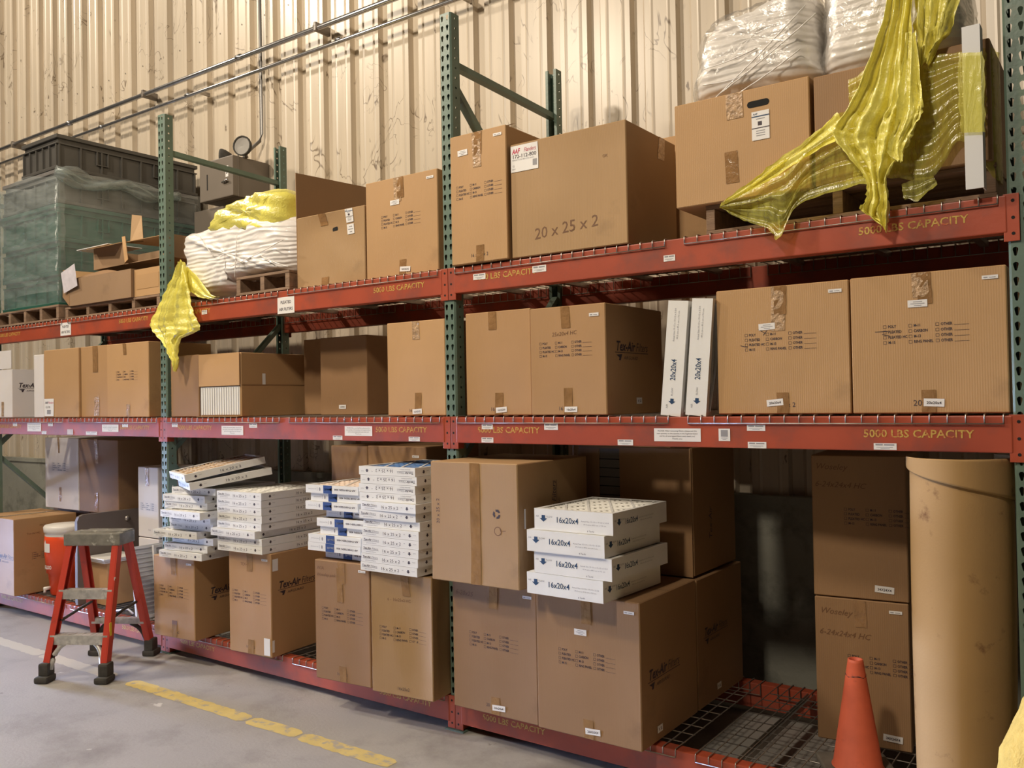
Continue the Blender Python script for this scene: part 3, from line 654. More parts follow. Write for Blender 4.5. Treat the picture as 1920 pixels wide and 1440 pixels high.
carton('lower narrow white carton behind the leaning white frames', -3.285, .27, T1, .262, .30, .50, m='whitecard', seed=39)

# --- middle shelf, left bay
def upflap(hh, x0, x1, mt):
    def f(u_, F):
        b = MB(); b.box(x0, x1, -.004, 0, hh, hh+.15, mt); b.build('flap', u_)
    return f
carton('white carton with its front flap raised at the left edge of the middle shelf', -4.985, 0, T2, .325, .50, .40, m='whitecard', seed=41, prints=[('tex', 'right', .05, .22, .85)], tape=[('front', .16, .01, .13, .04, 'cleartape')], open_top=True, extra=upflap(.402, .004, .321, 'whitecard'))
def topflap(u_, F):
    b = MB(); b.quad((0, 0, .50), (.14, 0, .50), (.20, .10, .60), (.02, .16, .585), 'card4'); b.build('flap', u_)
carton('narrow white carton squeezed beside the brown one with a red and white label', -4.295, .0, T2, .155, .50, .495, m='whitecard', seed=42)
carton('brown carton with a red and white label on its lower corner', -4.133, .0, T2, .520, .50, .523, m='card2', seed=43, labels=[('front', .004, .01, .145, .135, 'bars')])
carton('brown carton with wrinkled glossy tape, third from the left post', -3.606, .015, T2, .378, .50, .525, m='card', seed=44, tape=[('front', .20, .33, .523, .07), ('front', .22, .01, .15, .07, 'cleartape')])
carton('brown carton just left of the left green post on the middle shelf', -3.220, 0, T2, .53, .50, .522, rot=.0, m='card2', seed=45, prints=[('chk', 'front', .12, .26, .95)], tape=[('front', .235, .44, .52, .04), ('front', .27, .005, .09, .045, 'cleartape')])
# --- middle shelf, middle bay
carton('brown carton right behind the hanging yellow film tail', -2.445, .01, T2, .312, .50, .405, m='card3', seed=46)
def opened(u_, F):
    b = MB(); b.box(.004, .421, -.012, -.007, .195, .400, 'card2'); b.build('flap', u_, rot=(0, 0, 0))
    b = MB(); b.box(.012, .413, -.004, -.001, .012, .19, 'board')
    for k in range(17): b.box(.012+k*.0243, .0145+k*.0243, -.006, -.004, .012, .185, 'gray_ink')
    b.build('filter_edges', u_)
    b = MB(); b.box(.0, .425, -.030, -.004, -.001, .002, 'card'); b.build('flap', u_)
carton('opened brown carton showing white filter edges below its flap', -2.125, .014, T2, .425, .56, .400, m='card2', seed=47, extra=opened, labels=[('right', .16, .20, .025, .07, None), ('right', .515, .19, .03, .08, 'blank')], tape=[('right', .27, .195, .20, .54, 'card3')])  # right-side strip is no tape: darker card painted in as the crease line
carton('brown carton set back behind the opened carton', -1.625, .45, T2, .30, .50, .49, m='card3', seed=48)
carton('brown carton set back from the beam, with a Tex-Air side print', -1.300, .30, T2, .405, .55, .477, m='card3', seed=49, prints=[('tex', 'right', .30, .28, .7)], labels=[('front', .165, .038, .06, .024, '16X20X2')])
carton('bright brown carton left of the middle post on the middle shelf', -.458, .02, T2, .408, .50, .497, m='card2', seed=50, tape=[('front', .21, .40, .495, .048, 'cleartape'), ('front', .215, .03, .12, .045)], labels=[('front', .18, .008, .065, .026, '16X25X2', 3)], prints=[('txt', 'front', '16', .15, .02, .024)])
# --- middle shelf, right bay
carton('brown carton just right of the middle post on the middle shelf', .085, .02, T2, .398, .50, .510, m='card', seed=51, tape=[('front', .17, .42, .508), ('front', .20, .005, .11)], labels=[('front', .185, .012, .066, .026, '16X25X4', 4)], prints=[('txt', 'front', '16', .150, .022, .026)])
carton('brown carton with a dark Tex-Air side, left of the two upright white filters', .494, 0, T2, .408, .56, .502, m='card', seed=52, prints=[('chk', 'front', .05, .270), ('tex', 'right', .09, .26, 1.0), ('txt', 'front', '25x20x4 HC', .12, .365, .026, 'faint', 2, .2), ('txt', 'front', '16', .150, .022, .026)],
       tape=[('front', .20, .40, .50), ('front', .205, .004, .125, .045)], labels=[('front', .185, .014, .068, .025, '16x20x4'), ('front', .325, .445, .05, .015, 'blank'), ('right', .28, .045, .055, .03, '12')])
carton('brown carton in the shadow behind the two upright white filters', 1.05, .55, T2, .50, .45, .45, m='card3', seed=53)
carton('brown carton right of the upright white filters, with a crossed M-11 box', 1.416, .02, T2, .528, .50, .508, m='card2', seed=54,
       **mix(std(.528, .508, None), prints=[('line', 'front', (.10, .278), (.13, .270), .0025), ('line', 'front', (.175, .34), (.205, .322), .0025), ('line', 'front', (.195, .315), (.21, .333), .0025), ('txt', 'front', 'x 2', .285, .028, .026)], tape=[('front', .255, .33, .506, .055, 'cleartape')],
             labels=[('front', .178, .335, .066, .026, 'adr', 2), ('front', .205, .030, .066, .026, '20x20x4', 5)]))
carton('rightmost brown carton on the middle shelf', 1.950, .02, T2, .517, .50, .510, m='card2', seed=55,
       **mix(std(.517, .510, None), prints=[('line', 'front', (.085, .303), (.13, .303), .0025), ('line', 'front', (.11, .292), (.135, .286), .0025), ('txt', 'front', '20', .21, .028, .030)], tape=[('front', .245, .42, .508, .055, 'cleartape')],
             labels=[('front', .20, .385, .066, .026, 'adr', 0), ('front', .245, .026, .068, .028, '20x20x4', -2)]))
# --- top shelf, right bay
def c1flap(u_, F):
    b = MB(); b.quad((.10, .02, .645), (.30, .02, .648), (.30, .16, .70), (.14, .17, .69), 'card4'); b.build('flap', u_)
carton('tall brown carton right of the middle post on the top shelf', .046, -.03, T3, .348, .50, .645, m='card2', seed=61,
       **mix(std(.348, .645, None, c0=.035), prints=[('txt', 'front', '16 x 25 x 2', .12, .03, .024)], tape=[('front', .17, .47, .643, .05, 'cleartape')], labels=[('front', .05, .54, .062, .028, 'adr', 2)], extra=c1flap))
carton('largest brown carton on the top shelf, hand marked 20 x 25 x 2', .405, -.012, T3, .625, .50, .545, m='card4', seed=62, bulge=.014,
       prints=[('txt', 'front', '20 x 25 x 2', .13, .075, .075, 'faint', 4, .1), ('txt', 'front', 'OK', .50, .40, .018, 'faint')], labels=[('front', .005, .41, .155, .125, 'AAF', 0)], tape=[('right', .35, .44, .543, .06, 'cleartape')])
carton('brown carton behind the hand marked one on the top shelf', .60, .52, T3, .58, .46, .60, m='card2', seed=63)
def slot(u_, F):
    b = MB(); f = lambda u, v: F['front'](u, v, .0012); q = []
    for k in range(9): a = PI/2+PI*k/8; q.append((.330+.013*math.cos(a), .372+.013*math.sin(a)))
    for k in range(9): a = -PI/2+PI*k/8; q.append((.395+.013*math.cos(a), .372+.013*math.sin(a)))
    b.fpoly(f, q, 'dark'); b.build('hand_hole', u_)
carton('brown carton with a hand hole on the pallet, under the first white foam pile', 1.256, 0, 2.4485, .565, .50, .436, m='card2', seed=64, extra=slot,
       tape=[('front', .265, .33, .434, .07, 'cleartape'), ('front', .25, .07, .20, .055)], labels=[('front', .335, .225, .072, .115, 'doc')])
carton('brown carton under yellow film on the right of the pallet', 1.838, 0, 2.4485, .60, .50, .425, m='card3', seed=65, tape=[('front', .33, .30, .423, .05)])
# --- top shelf, middle bay
def bigflap(u_, F):
    b = MB(); n = 6
    for i in range(n):
        y0, y1 = .62*i/n, .62*(i+1)/n; f = lambda y: .69+.04*y
        b.quad((-.006, y0, f(y0)), (-.006, y1, f(y1)), (.002, y1, .0), (.002, y0, .0), 'card3')
    o = b.build('flap', u_); md = o.modifiers.new('s', 'SOLIDIFY'); md.thickness = .004
def dmg(u_, F):
    bigflap(u_, F); b = MB(); f = lambda u, v: F['front'](u, v, .0015); b.fpoly(f, [(.285, .318), (.288, .308), (.325, .310), (.33, .322), (.326, .332), (.29, .328)], 'dark'); b.build('hand_hole', u_)
carton('crumpled brown carton with a tall raised flap beside the foam bundle', -1.196, .04, T3, .565, .50, .418, m='card4', seed=66, bulge=.030, extra=dmg, tape=[('front', .22, .35, .416, .06), ('front', .24, .002, .05, .06)], labels=[('front', .41, .34, .06, .075, 'doc'), ('front', .41, .275, .06, .055, 'adr')])
carton('brown carton left of the middle post on the top shelf', -.622, .04, T3, .522, .50, .532, m='card2', seed=67,
       **mix(std(.522, .532, '16X25X2'), tape=[('front', .24, .40, .530, .05, 'cleartape')], labels=[('front', .185, .385, .066, .026, 'adr', 0)], prints=[('txt', 'front', 'x 2', .30, .012, .022)]))

# ------------------------------------------------------------------ pleated filters
def arrow(b, f, u, v, s, ink, up=False):
    q = [(-.35, .5), (.35, .5), (.35, 0), (.75, 0), (0, -.6), (-.75, 0), (-.35, 0)]
    if up: q = [(-a, -c) for a, c in q]
    b.fpoly(f, [(u+a*s, v+c*s) for a, c in (q if not up else q)], ink)
def filt(w, d, t, style, size, media='pleat', fine=True):
    b = MB(); c = .0015; r = .022
    b.box(0, w, 0, .003, 0, t, 'board'); b.box(0, w, d-.003, d, 0, t, 'board'); b.box(0, .003, .003, d-.003, 0, t, 'board'); b.box(w-.003, w, .003, d-.003, 0, t, 'board')
    for z0, z1 in ((t-.002, t-.0004), (.0004, .002)):
        b.box(.003, w-.003, .003, r, z0, z1, 'board'); b.box(.003, w-.003, d-r, d-.003, z0, z1, 'board'); b.box(.003, r, r, d-r, z0, z1, 'board'); b.box(w-r, w-.003, r, d-r, z0, z1, 'board')
    # diagonal lattice straps over the media
    nl = 3; L = d-2*r; Wd = w-2*r
    for sg in (1, -1):
        for k in range(-nl, nl+3):
            x0 = r+k*Wd/nl*1.0
            pts = []
            for i in range(13):
                y = r+L*i/12; x = x0+sg*(y-r)*.62 if sg > 0 else x0+(L-(y-r))*.62-Wd*.1
                pts.append((x, y))
            for (xa, ya), (xb, yb) in zip(pts, pts[1:]):
                if xa < r or xb < r or xa > w-r or xb > w-r: continue
                for z in (t-.0015,): b.quad((xa-.006, ya, z), (xa+.006, ya, z), (xb+.006, yb, z), (xb-.006, yb, z), 'board')
    F = lambda u, v: (u, -.0006, v); S = lambda u, v: (w+.0006, u, v)
    if style == 'inv':   # printed upside down on the front
        G = lambda u, v: (w-u, -.0006, t-v)
        F = G
    if style in ('std', 'inv'):
        for f, W_, o in ((F, w, 0), (S, d, 1)):
            if o == 0:
                b.text(f, 'Tex-Air', .010, t*.50, t*.34, 'ink', shear=.2, bold=.02, fit=.058); b.text(f, 'Filters', .072, t*.50, t*.34, 'gray_ink', shear=.2, fit=.045); b.frect(f, .010, t*.42, .118, t*.45, 'ink')
                b.text(f, 'pleated filters', .030, t*.16, t*.20, 'gray_ink', fit=.07); b.text(f, size, .142, t*.30, t*.50, 'ink', fit=.125)
                b.frect(f, .145, t*.18, .262, t*.20, 'gray_ink'); arrow(b, f, W_-.058, t*.50, t*.36, 'ink')
                b.text(f, 'AIR', W_-.100, t*.52, t*.16, 'gray_ink'); b.text(f, 'FLOW', W_-.035, t*.52, t*.16, 'gray_ink')
            else:
                arrow(b, f, .065, t*.48, t*.36, 'ink'); b.text(f, 'FLOW', .085, t*.52, t*.15, 'gray_ink'); b.text(f, size, d*.42, t*.30, t*.50, 'ink', fit=.135); b.frect(f, d*.42, t*.18, d*.42+.12, t*.20, 'gray_ink')
    elif style == 'camfil':
        G = lambda u, v: (w-u, -.0006, t-v)
        b.frect(F, .135, .0005, .200, t-.0005, 'navy'); b.text(G, 'camfil', w-.192, t*.40, t*.38, 'white', bold=.02, fit=.045); 
        b.fpoly(G, [(w-.194+.008*math.cos(k*PI/5), t*.5+.008*math.sin(k*PI/5)) for k in range(10)], 'white')
        b.text(G, 'AP-THIRTEEN 400', .018, t*.36, t*.30, 'ink', bold=.02, fit=w-.200-.035)
        b.text(F, 'pleated panel air filter', .022, t*.45, t*.18, 'gray_ink', fit=.06); b.frect(F, .088, t*.28, .090, t*.72, 'gray_ink')
        b.fpoly(F, [(.108+.006*math.cos(k*PI/6), t*.5+.010*math.sin(k*PI/6)) for k in range(12)], 'gray_ink')
    elif style == 'thick':
        for f, o in ((F, 0), (S, 1)):
            k = 1 if o == 0 else .93; u0 = .008 if o == 0 else .012
            arrow(b, f, u0+.040, t*.56, t*.28, 'blue_ink'); b.text(f, 'AIR', u0, t*.60, t*.12, 'gray_ink'); b.text(f, 'FLOW', u0+.056, t*.60, t*.12, 'gray_ink')
            b.text(f, size, u0+.096*k+(.008 if o == 0 else 0), t*.40, t*.37, 'blue_ink', bold=.012, fit=.115)
            b.text(f, 'Actual Size 15-1/2 x 19-1/2 x 3-3/4', u0+.232*k, t*.52, t*.085, 'gray_ink', fit=.135); b.text(f, '39.4 cm x 49.5 cm x 9.5 cm', u0+.244*k, t*.38, t*.085, 'gray_ink', fit=.11)
            if o == 0: b.text(f, '#  Tex-Air', u0+.262, t*.08, t*.11, 'ink', fit=.035)
    elif style == 'tall':  # stands on end: printing runs up the narrow face
        pass
    fm = b.mesh('frame'); b = MB(); n = max(6, int(d/.024)); z1 = t-.004; z0 = z1-(.016 if t < .06 else .03)
    ys = [r*.5+(d-r)*i/n for i in range(n+1)]
    for i in range(n):
        ym = (ys[i]+ys[i+1])/2
        b.quad((.004, ys[i], z1), (w-.004, ys[i], z1), (w-.004, ym, z0), (.004, ym, z0), media); b.quad((.004, ym, z0), (w-.004, ym, z0), (w-.004, ys[i+1], z1), (.004, ys[i+1], z1), media)
    b.box(.004, w-.004, .004, d-.004, .003, .006, media)
    return fm, b.mesh('pleated_media')
def place(proto, label, loc, rot=(0, 0, 0), group='pleated air filters stacked on cartons'):
    u = thing('air_filter', label, 'air filter', loc, 0, group); u.rotation_euler = rot
    link('frame', proto[0], u); link('pleated_media', proto[1], u); return u
ORD = ('bottom', 'second from bottom', 'third from bottom', 'fourth from bottom', 'fifth from bottom', 'sixth from bottom', 'seventh from bottom', 'eighth from bottom', 'ninth from bottom', 'tenth from bottom', 'eleventh from bottom', 'twelfth from bottom')
t2 = .0445
A20 = filt(.40, .50, t2-.001, 'std', '16 x 20 x 2'); A20t = filt(.40, .50, t2-.001, 'std', '16 x 20 x 2', 'pleattan')
A25 = filt(.395, .625, t2-.001, 'std', '16 x 25 x 2'); A25i = filt(.385, .50, t2-.001, 'inv', '16 x 25 x 2', 'pleatblue'); A25s = filt(.385, .50, t2-.001, 'std', '16 x 25 x 2')
CF = filt(.39, .50, t2-.001, 'camfil', '', 'pleatpink')
TH = filt(.395, .495, .093, 'thick', '16x20x4')
zb = .6925
S1 = [(-2.285, -.19, .09), (-2.268, -.165, .10), (-2.245, -.12, .05), (-2.305, -.22, .12), (-2.225, -.15, .09), (-2.215, -.16, .05), (-2.195, -.235, .02), (-2.25, -.17, .09), (-2.258, -.175, .07), (-2.20, -.15, .10)]
for k, (x, y, r) in enumerate(S1):
    place(A20, f'white 16x20x2 filter, {ORD[k]} of the leftmost filter stack', (x, y, zb+k*t2), (0, 0, r))
zt = zb+len(S1)*t2
place(A20, 'white 16x20x2 filter turned askew just under the tan topped one', (-2.20, -.10, zt+.003), (math.radians(8), math.radians(0), -.42))
place(A20t, 'white framed filter with tan media, askew on top of the leftmost stack', (-2.245, -.13, zt+.053), (math.radians(10), 0, -.36))
zb = .7795
S2 = [(-1.722, .08, -.155), (-1.730, .08, -.15), (-1.762, .08, -.175), (-1.732, .08, -.15), (-1.728, .08, -.15), (-1.730, .08, -.15), (-1.732, .08, -.15), (-1.730, .08, -.15)]
for k, (x, r, y) in enumerate(S2): place(A25, f'white 16x25x2 filter, {ORD[k]} of the second filter stack', (x, y, zb+k*t2), (0, 0, r*.55))
zb = .8135
S3 = [(-.80, -.12), (-.862, -.19), (-.858, -.19), (-.79, -.165), (-.80, -.18), (-.78, -.13), (-.872, -.195), (-.845, -.18), (-.868, -.195)]
for k, (x, y) in enumerate(S3): place(CF, f'white filter with blue logo block, {ORD[k]} of the third stack', (x-.008, y, zb+k*t2), (0, 0, .03))
zb = .7925
S4 = [-.452, -.446, -.442, -.438, -.438, -.440, -.452, -.440, -.458, -.462, -.450, -.460]
for k, x in enumerate(S4):
    pr = A25s if k < 8 else A25i; yy = -.205+(.012 if k in (5,) else 0)-(.0 if k < 8 else -.01); x += (.0 if k < 6 else -.004)
    place(pr, f'white filter{" printed upside down" if k >= 8 else ""}, {ORD[k] if k < 11 else "blue media on top"} of tall stack by middle post', (x, yy, zb+k*t2), (0, 0, .012 if k != 7 else -.02))
zb = .8000
for k, (x, y, lb) in enumerate(((.605, -.222, 'bottom'), (.646, -.222, 'second from bottom'), (.618, -.235, 'third from bottom'), (.651, -.222, 'top'))):
    place(TH, f'thick white 16x20x4 filter, {lb} of the four', (x, y, zb+k*.0942), (0, 0, -.035+.01*k), 'thick 16x20x4 filters on a carton')
# two 20x20x4 filters standing on end: narrow printed face toward the aisle
def upright():
    w, d, h = .092, .49, .488; b = MB(); b.box(0, w, 0, .004, 0, h, 'board'); b.box(0, w, d-.004, d, 0, h, 'board'); b.box(0, w, .004, d-.004, 0, .004, 'board'); b.box(0, w, .004, d-.004, h-.004, h, 'board')
    for x0, x1 in ((0, .002), (w-.002, w)):
        b.box(x0, x1, .004, .024, .004, h-.004, 'board'); b.box(x0, x1, d-.024, d-.004, .004, h-.004, 'board'); b.box(x0, x1, .024, d-.024, .004, .024, 'board'); b.box(x0, x1, .024, d-.024, h-.024, h-.004, 'board')
        for k in range(4):
            y = .03+k*.11; b.beam(((x0+x1)/2, y, .02), ((x0+x1)/2, y+.10, h-.02), .002, .012, 'board', up=(1, 0, 0)); b.beam(((x0+x1)/2, y+.10, .02), ((x0+x1)/2, y, h-.02), .002, .012, 'board', up=(1, 0, 0))
    f = lambda u, v: (u, -.0008, v)
    b.text(f, '20x20x4', .056, .150, .034, 'blue_ink', rot=90, bold=.012, fit=.090)
    arrow(b, f, .048, .062, .022, 'blue_ink'); b.text(f, 'AIR', .030, .030, .012, 'gray_ink', rot=90); b.text(f, 'FLOW', .050, .085, .012, 'gray_ink', rot=90)
    b.text(f, 'Actual Size 19-1/2 x 19-1/2 x 3-3/4', .040, .315, .011, 'gray_ink', rot=90, fit=.14); b.text(f, '49.5 cm x 49.5 cm x 9.5 cm', .056, .325, .011, 'gray_ink', rot=90, fit=.12)
    fm = b.mesh('frame'); b = MB(); n = 20
    for i in range(n):
        y0 = .01+(d-.02)*i/n; y1 = .01+(d-.02)*(i+1)/n; ym = (y0+y1)/2
        for xo, xi in ((.005, .035), (w-.005, w-.035)): b.quad((xo, y0, .005), (xi, ym, .005), (xi, ym, h-.005), (xo, y0, h-.005), 'pleat'); b.quad((xi, ym, .005), (xo, y1, .005), (xo, y1, h-.005), (xi, ym, h-.005), 'pleat')
    return fm, b.mesh('pleated_media')
UP = upright()
place(UP, 'left of the two white 20x20x4 filters standing on end', (1.163, .0, T2), (0, math.radians(5.6), 0), 'filters standing on end on the middle shelf')
place(UP, 'right of the two white 20x20x4 filters standing on end', (1.277, .0, T2), (0, math.radians(5.0), 0), 'filters standing on end on the middle shelf')

# ------------------------------------------------------------------ pallets
def pallet(label, x, y, z, w, d, h=.115, n=4):
    u = thing('wooden_pallet', label, 'pallet', (x, y, z), 0, 'wooden pallets on the top shelf')
    for k in range(n):
        b = MB(); xx = (w-.04)*k/(n-1); b.box(xx, xx+.038, .002, d-.002, .016, h-.016, 'wood', .003); b.build('stringer', u)
    for k in range(7):
        b = MB(); yy = (d-.09)*k/6; b.box(0, w, yy, yy+.09, h-.0155, h, 'wood', .002); b.build('deck_board', u)
        if k in (0, 3, 6): b = MB(); b.box(0, w, yy, yy+.09, 0, .0155, 'wood', .002); b.build('bottom_board', u)
    return u
pallet('wooden pallet on the top shelf of the right bay under cartons and yellow film', 1.375, .03, 2.3275, 1.07, .98, .120, 3)
pallet('wooden pallet under the white foam bundle left of the crumpled carton', -1.72, .0, 2.3275, .50, 1.0, .115, 3)
pallet('wooden pallet under the wrapped grey and green totes', -4.95, -.01, 2.3275, 1.07, 1.0, .118, 5)
pallet('wooden pallet under the torn carton scraps beside the left post', -3.84, .02, 2.3275, 1.26, 1.0, .09, 5)

# ------------------------------------------------------------------ soft white foam piles: outline in the XZ plane, swept in depth with rounded faces
def blob(outline, y0, y1, m, p=5, amp=.01, seed=0, ns=22, nf=6):
    "closed smooth volume: the outline in XZ is shrunk toward its middle near the front and back faces"
    R = random.Random(seed); n = len(outline); out = []
    for i in range(n):  # Catmull-Rom resample
        P = [Vector(outline[(i+k-1) % n]) for k in range(4)]
        for j in range(5):
            t = j/5; out.append(.5*((2*P[1])+(P[2]-P[0])*t+(2*P[0]-5*P[1]+4*P[2]-P[3])*t*t+(3*P[1]-P[0]-3*P[2]+P[3])*t**3))
    cx = sum(v.x for v in out)/len(out); cz = sum(v.y for v in out)/len(out); N = len(out); b = MB(); vs = []; ph = [R.uniform(0, 6) for _ in range(8)]
    def rip(a, s_): return amp*(math.sin(a*1.7+ph[0]+s_*2)*.5+math.sin(a*4.1+ph[1])*.35+math.sin(a*9+ph[2]+s_*5)*.25)
    ks = []
    for i in range(ns+1):
        a = PI*i/ns; s_ = -math.cos(a); s_ = max(-1, min(1, s_)); k = (1-abs(s_)**p)**(1/p) if abs(s_) < 1 else 0
        ks.append((s_, k))
    rings = [(-1, f) for f in [j/nf*.93 for j in range(nf)]]+[(s_, k) for s_, k in ks if k > .93]+[(1, f) for f in [.93*(nf-1-j)/nf for j in range(nf)]]
    for s_, k in rings:
        for q, v in enumerate(out):
            a = 2*PI*q/N; rr = k; x = cx+(v.x-cx)*rr; z = cz+(v.y-cz)*rr; y = (y0+y1)/2+s_*(y1-y0)/2
            if abs(s_) == 1: y -= s_*.03*(k/.93)**6; y += rip(x*12+z*31, z*3)*1.2
            x += rip(z*22+y*7, 1)*k; z += rip(x*15+y*6, 2)*k*.6
            vs.append((x, y, z))
    m_ = len(rings); fs = []
    for i in range(m_-1):
        for q in range(N): fs.append((i*N+q, i*N+(q+1) % N, (i+1)*N+(q+1) % N, (i+1)*N+q))
    b.add(vs, [f[::-1] for f in fs], m, True); return b
def XZ(y, *pts): return [(at(px, py, y).x, at(px, py, y).z) for px, py in pts]
def strands(name, par, y, lines, m='foam', r=.003):
    b = MB()
    for ln in lines:
        pts = [at(px, py, y) for px, py in ln]; b.tube([pts[0]+(pts[1]-pts[0])*t/6+Vector((0, 0, -.006*math.sin(PI*t/6))) for t in range(7)] if len(pts) == 2 else pts, r, m, 5)
    return b.build(name, par)
t = thing('foam_sheet_pile', 'left pile of white foam sheets in clear plastic on the pallet cartons', 'foam sheets', (0, 0, 0), 0, 'white foam sheet piles in plastic')
blob([(1.325, 2.895), (1.33, 3.05), (1.345, 3.15), (1.40, 3.215), (1.46, 3.235), (1.56, 3.24), (1.70, 3.27), (1.80, 3.26), (1.825, 3.15), (1.828, 3.0), (1.825, 2.895), (1.58, 2.888)], .03, .62, 'foam', 6, .008, 1).build('foam_stack', t)
blob([(1.312, 2.890), (1.318, 3.05), (1.333, 3.16), (1.39, 3.235), (1.46, 3.252), (1.56, 3.258), (1.70, 3.285), (1.81, 3.275), (1.836, 3.15), (1.838, 3.0), (1.835, 2.890), (1.58, 2.886)], .017, .64, 'wrapbag', 6, .010, 5).build('plastic_wrap', t)
strands('wrap_fold', t, .012, [((1330, 195), (1510, 10)), ((1345, 180), (1530, 25)), ((1380, 178), (1500, 92)), ((1320, 130), (1420, 90)), ((1318, 160), (1400, 140))])
t = thing('foam_sheet_pile', 'right pile of white foam sheets partly behind the hanging yellow film', 'foam sheets', (0, 0, 0), 0, 'white foam sheet piles in plastic')
blob([(1.860, 2.885), (1.857, 3.1), (1.865, 3.35), (1.95, 3.42), (2.2, 3.42), (2.30, 3.3), (2.33, 3.1), (2.33, 2.885), (2.08, 2.878)], .04, .62, 'foam', 6, .008, 2).build('foam_stack', t)
blob([(1.852, 2.882), (1.849, 3.1), (1.856, 3.36), (1.95, 3.435), (2.2, 3.435), (2.31, 3.31), (2.34, 3.1), (2.34, 2.882), (2.08, 2.876)], .027, .64, 'wrapbag', 6, .010, 6).build('plastic_wrap', t)
t = thing('foam_sheet_pile', 'sagging white foam bundle in clear and yellow plastic right of the left post', 'foam sheets', (0, 0, 0), 0, 'white foam sheet piles in plastic')
o1 = XZ(.08, (343, 470), (347, 438), (372, 432), (420, 412), (480, 398), (540, 400), (560, 425), (561, 470), (555, 504), (520, 512), (447, 524), (440, 545), (400, 558), (368, 553), (350, 520))
ob = blob(o1, .0, .56, 'foam', 4, .012, 3); ob.v = [(min(x, -1.212), y, max(z, 2.335)) for x, y, z in ob.v]; ob.v = [(x, y, max(z, 2.448) if x > -1.76 else z) for x, y, z in ob.v]; ob.build('foam_stack', t)
o2 = XZ(.12, (400, 440), (425, 400), (480, 372), (515, 358), (548, 359), (552, 400), (540, 440), (470, 450))
ob = blob(o2, .0, .5, 'yfilm', 4, .018, 4); ob.v = [(min(x, -1.211), y, z) for x, y, z in ob.v]; ob.build('yellow_wrap', t)
strands('wrap_fold', t, -.012, [((372, 440), (400, 480)), ((432, 500), (530, 450)), ((440, 520), (444, 440)), ((490, 480), (540, 500))], r=.003)

# ------------------------------------------------------------------ hanging film: rows of (left point, right point), pleated along the length
def cloth(rows, m, folds=5, amp=.02, nu=28, sub=4, seed=0, thick=0, rag=0, twist=0):
    R = random.Random(seed); n = len(rows); RR = []
    def cr(P, t): return .5*((2*P[1])+(P[2]-P[0])*t+(2*P[0]-5*P[1]+4*P[2]-P[3])*t*t+(3*P[1]-P[0]-3*P[2]+P[3])*t**3)
    for i in range(n-1):
        for j in range(sub):
            row = []
            for e in (0, 1):
                P = [Vector(rows[max(0, min(n-1, i+k-1))][e]) for k in range(4)]; row.append(cr(P, j/sub))
            RR.append(row)
    RR.append([Vector(rows[-1][0]), Vector(rows[-1][1])]); b = MB(); vs = []; ph = [R.uniform(0, 6) for _ in range(6)]; m_ = len(RR)
    for i, (a, c) in enumerate(RR):
        d = c-a; wn = d.length; nrm = Vector((0, -1, 0)); ti = i/(m_-1)
        for k in range(nu+1):
            u = k/nu; f = amp*(math.sin(2*PI*folds*u+ph[0]+twist*ti)+.5*math.sin(2*PI*folds*2.3*u+ph[1]+ti*4)+.35*math.sin(ti*17+u*9+ph[2])+.40*math.sin(ti*43+u*31+ph[4])*math.sin(u*27-ti*38+ph[5])+R.uniform(-.13, .13))*min(1, wn/.12+.15)
            p_ = a+d*u+nrm*f+Vector((0, 0, amp*.4*math.sin(u*11+ti*13+ph[3])))
            if rag and i == m_-1: p_.z += R.uniform(-rag, rag*.3)
            if k in (0, nu): p_ += Vector((R.uniform(-.004, .004), 0, R.uniform(-.004, .004)))
            vs.append(tuple(p_))
    b.add(vs, [(i*(nu+1)+k, i*(nu+1)+k+1, (i+1)*(nu+1)+k+1, (i+1)*(nu+1)+k) for i in range(m_-1) for k in range(nu)], m, True); return b
def rw(y, *pairs): return [(at(a[0], a[1], y if len(a) < 3 else a[2]), at(c[0], c[1], y if len(c) < 3 else c[2])) for a, c in pairs]
yf = thing('yellow_film', 'torn yellow plastic film draped over the right pallet and hanging to the beam', 'plastic film', (0, 0, 0))
cloth(rw(-.07, ((1672, -60), (1722, -60)), ((1660, 30), (1712, 40)), ((1632, 110), (1716, 120)), ((1600, 185), (1728, 190)), ((1568, 240), (1724, 215)), ((1566, 262), (1712, 262)), ((1590, 290), (1692, 296)), ((1622, 330), (1664, 335)), ((1626, 372), (1668, 372)), ((1616, 398), (1666, 405)), ((1650, 414), (1662, 434))), 'yfilm', 3.2, .020, 44, 7, 1, rag=.004).build('hanging_sheet', yf)
cloth(rw(-.10, ((1700, 60), (1718, 60)), ((1688, 160), (1730, 185)), ((1680, 230), (1728, 215)), ((1664, 286), (1700, 262)), ((1684, 300), (1692, 304))), 'yfilm', 2, .012, 16, 6, 8, rag=.003).build('torn_strip', yf)
cloth(rw(-.04, ((1710, -60), (1812, -60)), ((1712, 30), (1790, 30)), ((1716, 90), (1768, 75)), ((1722, 122), (1742, 118))), 'yfilm', 3, .02, 24, 6, 2).build('upper_sheet', yf)
cloth(rw(-.05, ((1352, 384, -.07), (1349, 390, -.07)), ((1400, 352, -.065), (1395, 412)), ((1450, 315, -.06), (1440, 428, -.08)), ((1490, 285), (1462, 450, -.09)), ((1530, 252), (1500, 382)), ((1575, 214), (1600, 352)), ((1620, 210), (1660, 345))), 'yfilmthin', 4, .010, 30, 6, 3, twist=1).build('stretched_sheet', yf)
cloth(rw(-.055, ((1352, 382, -.075), (1350, 387, -.075)), ((1400, 345), (1402, 362)), ((1460, 300), (1466, 324)), ((1520, 256), (1530, 285)), ((1572, 212), (1590, 250))), 'yfilm', 2, .006, 12, 6, 4).build('gathered_edge', yf)
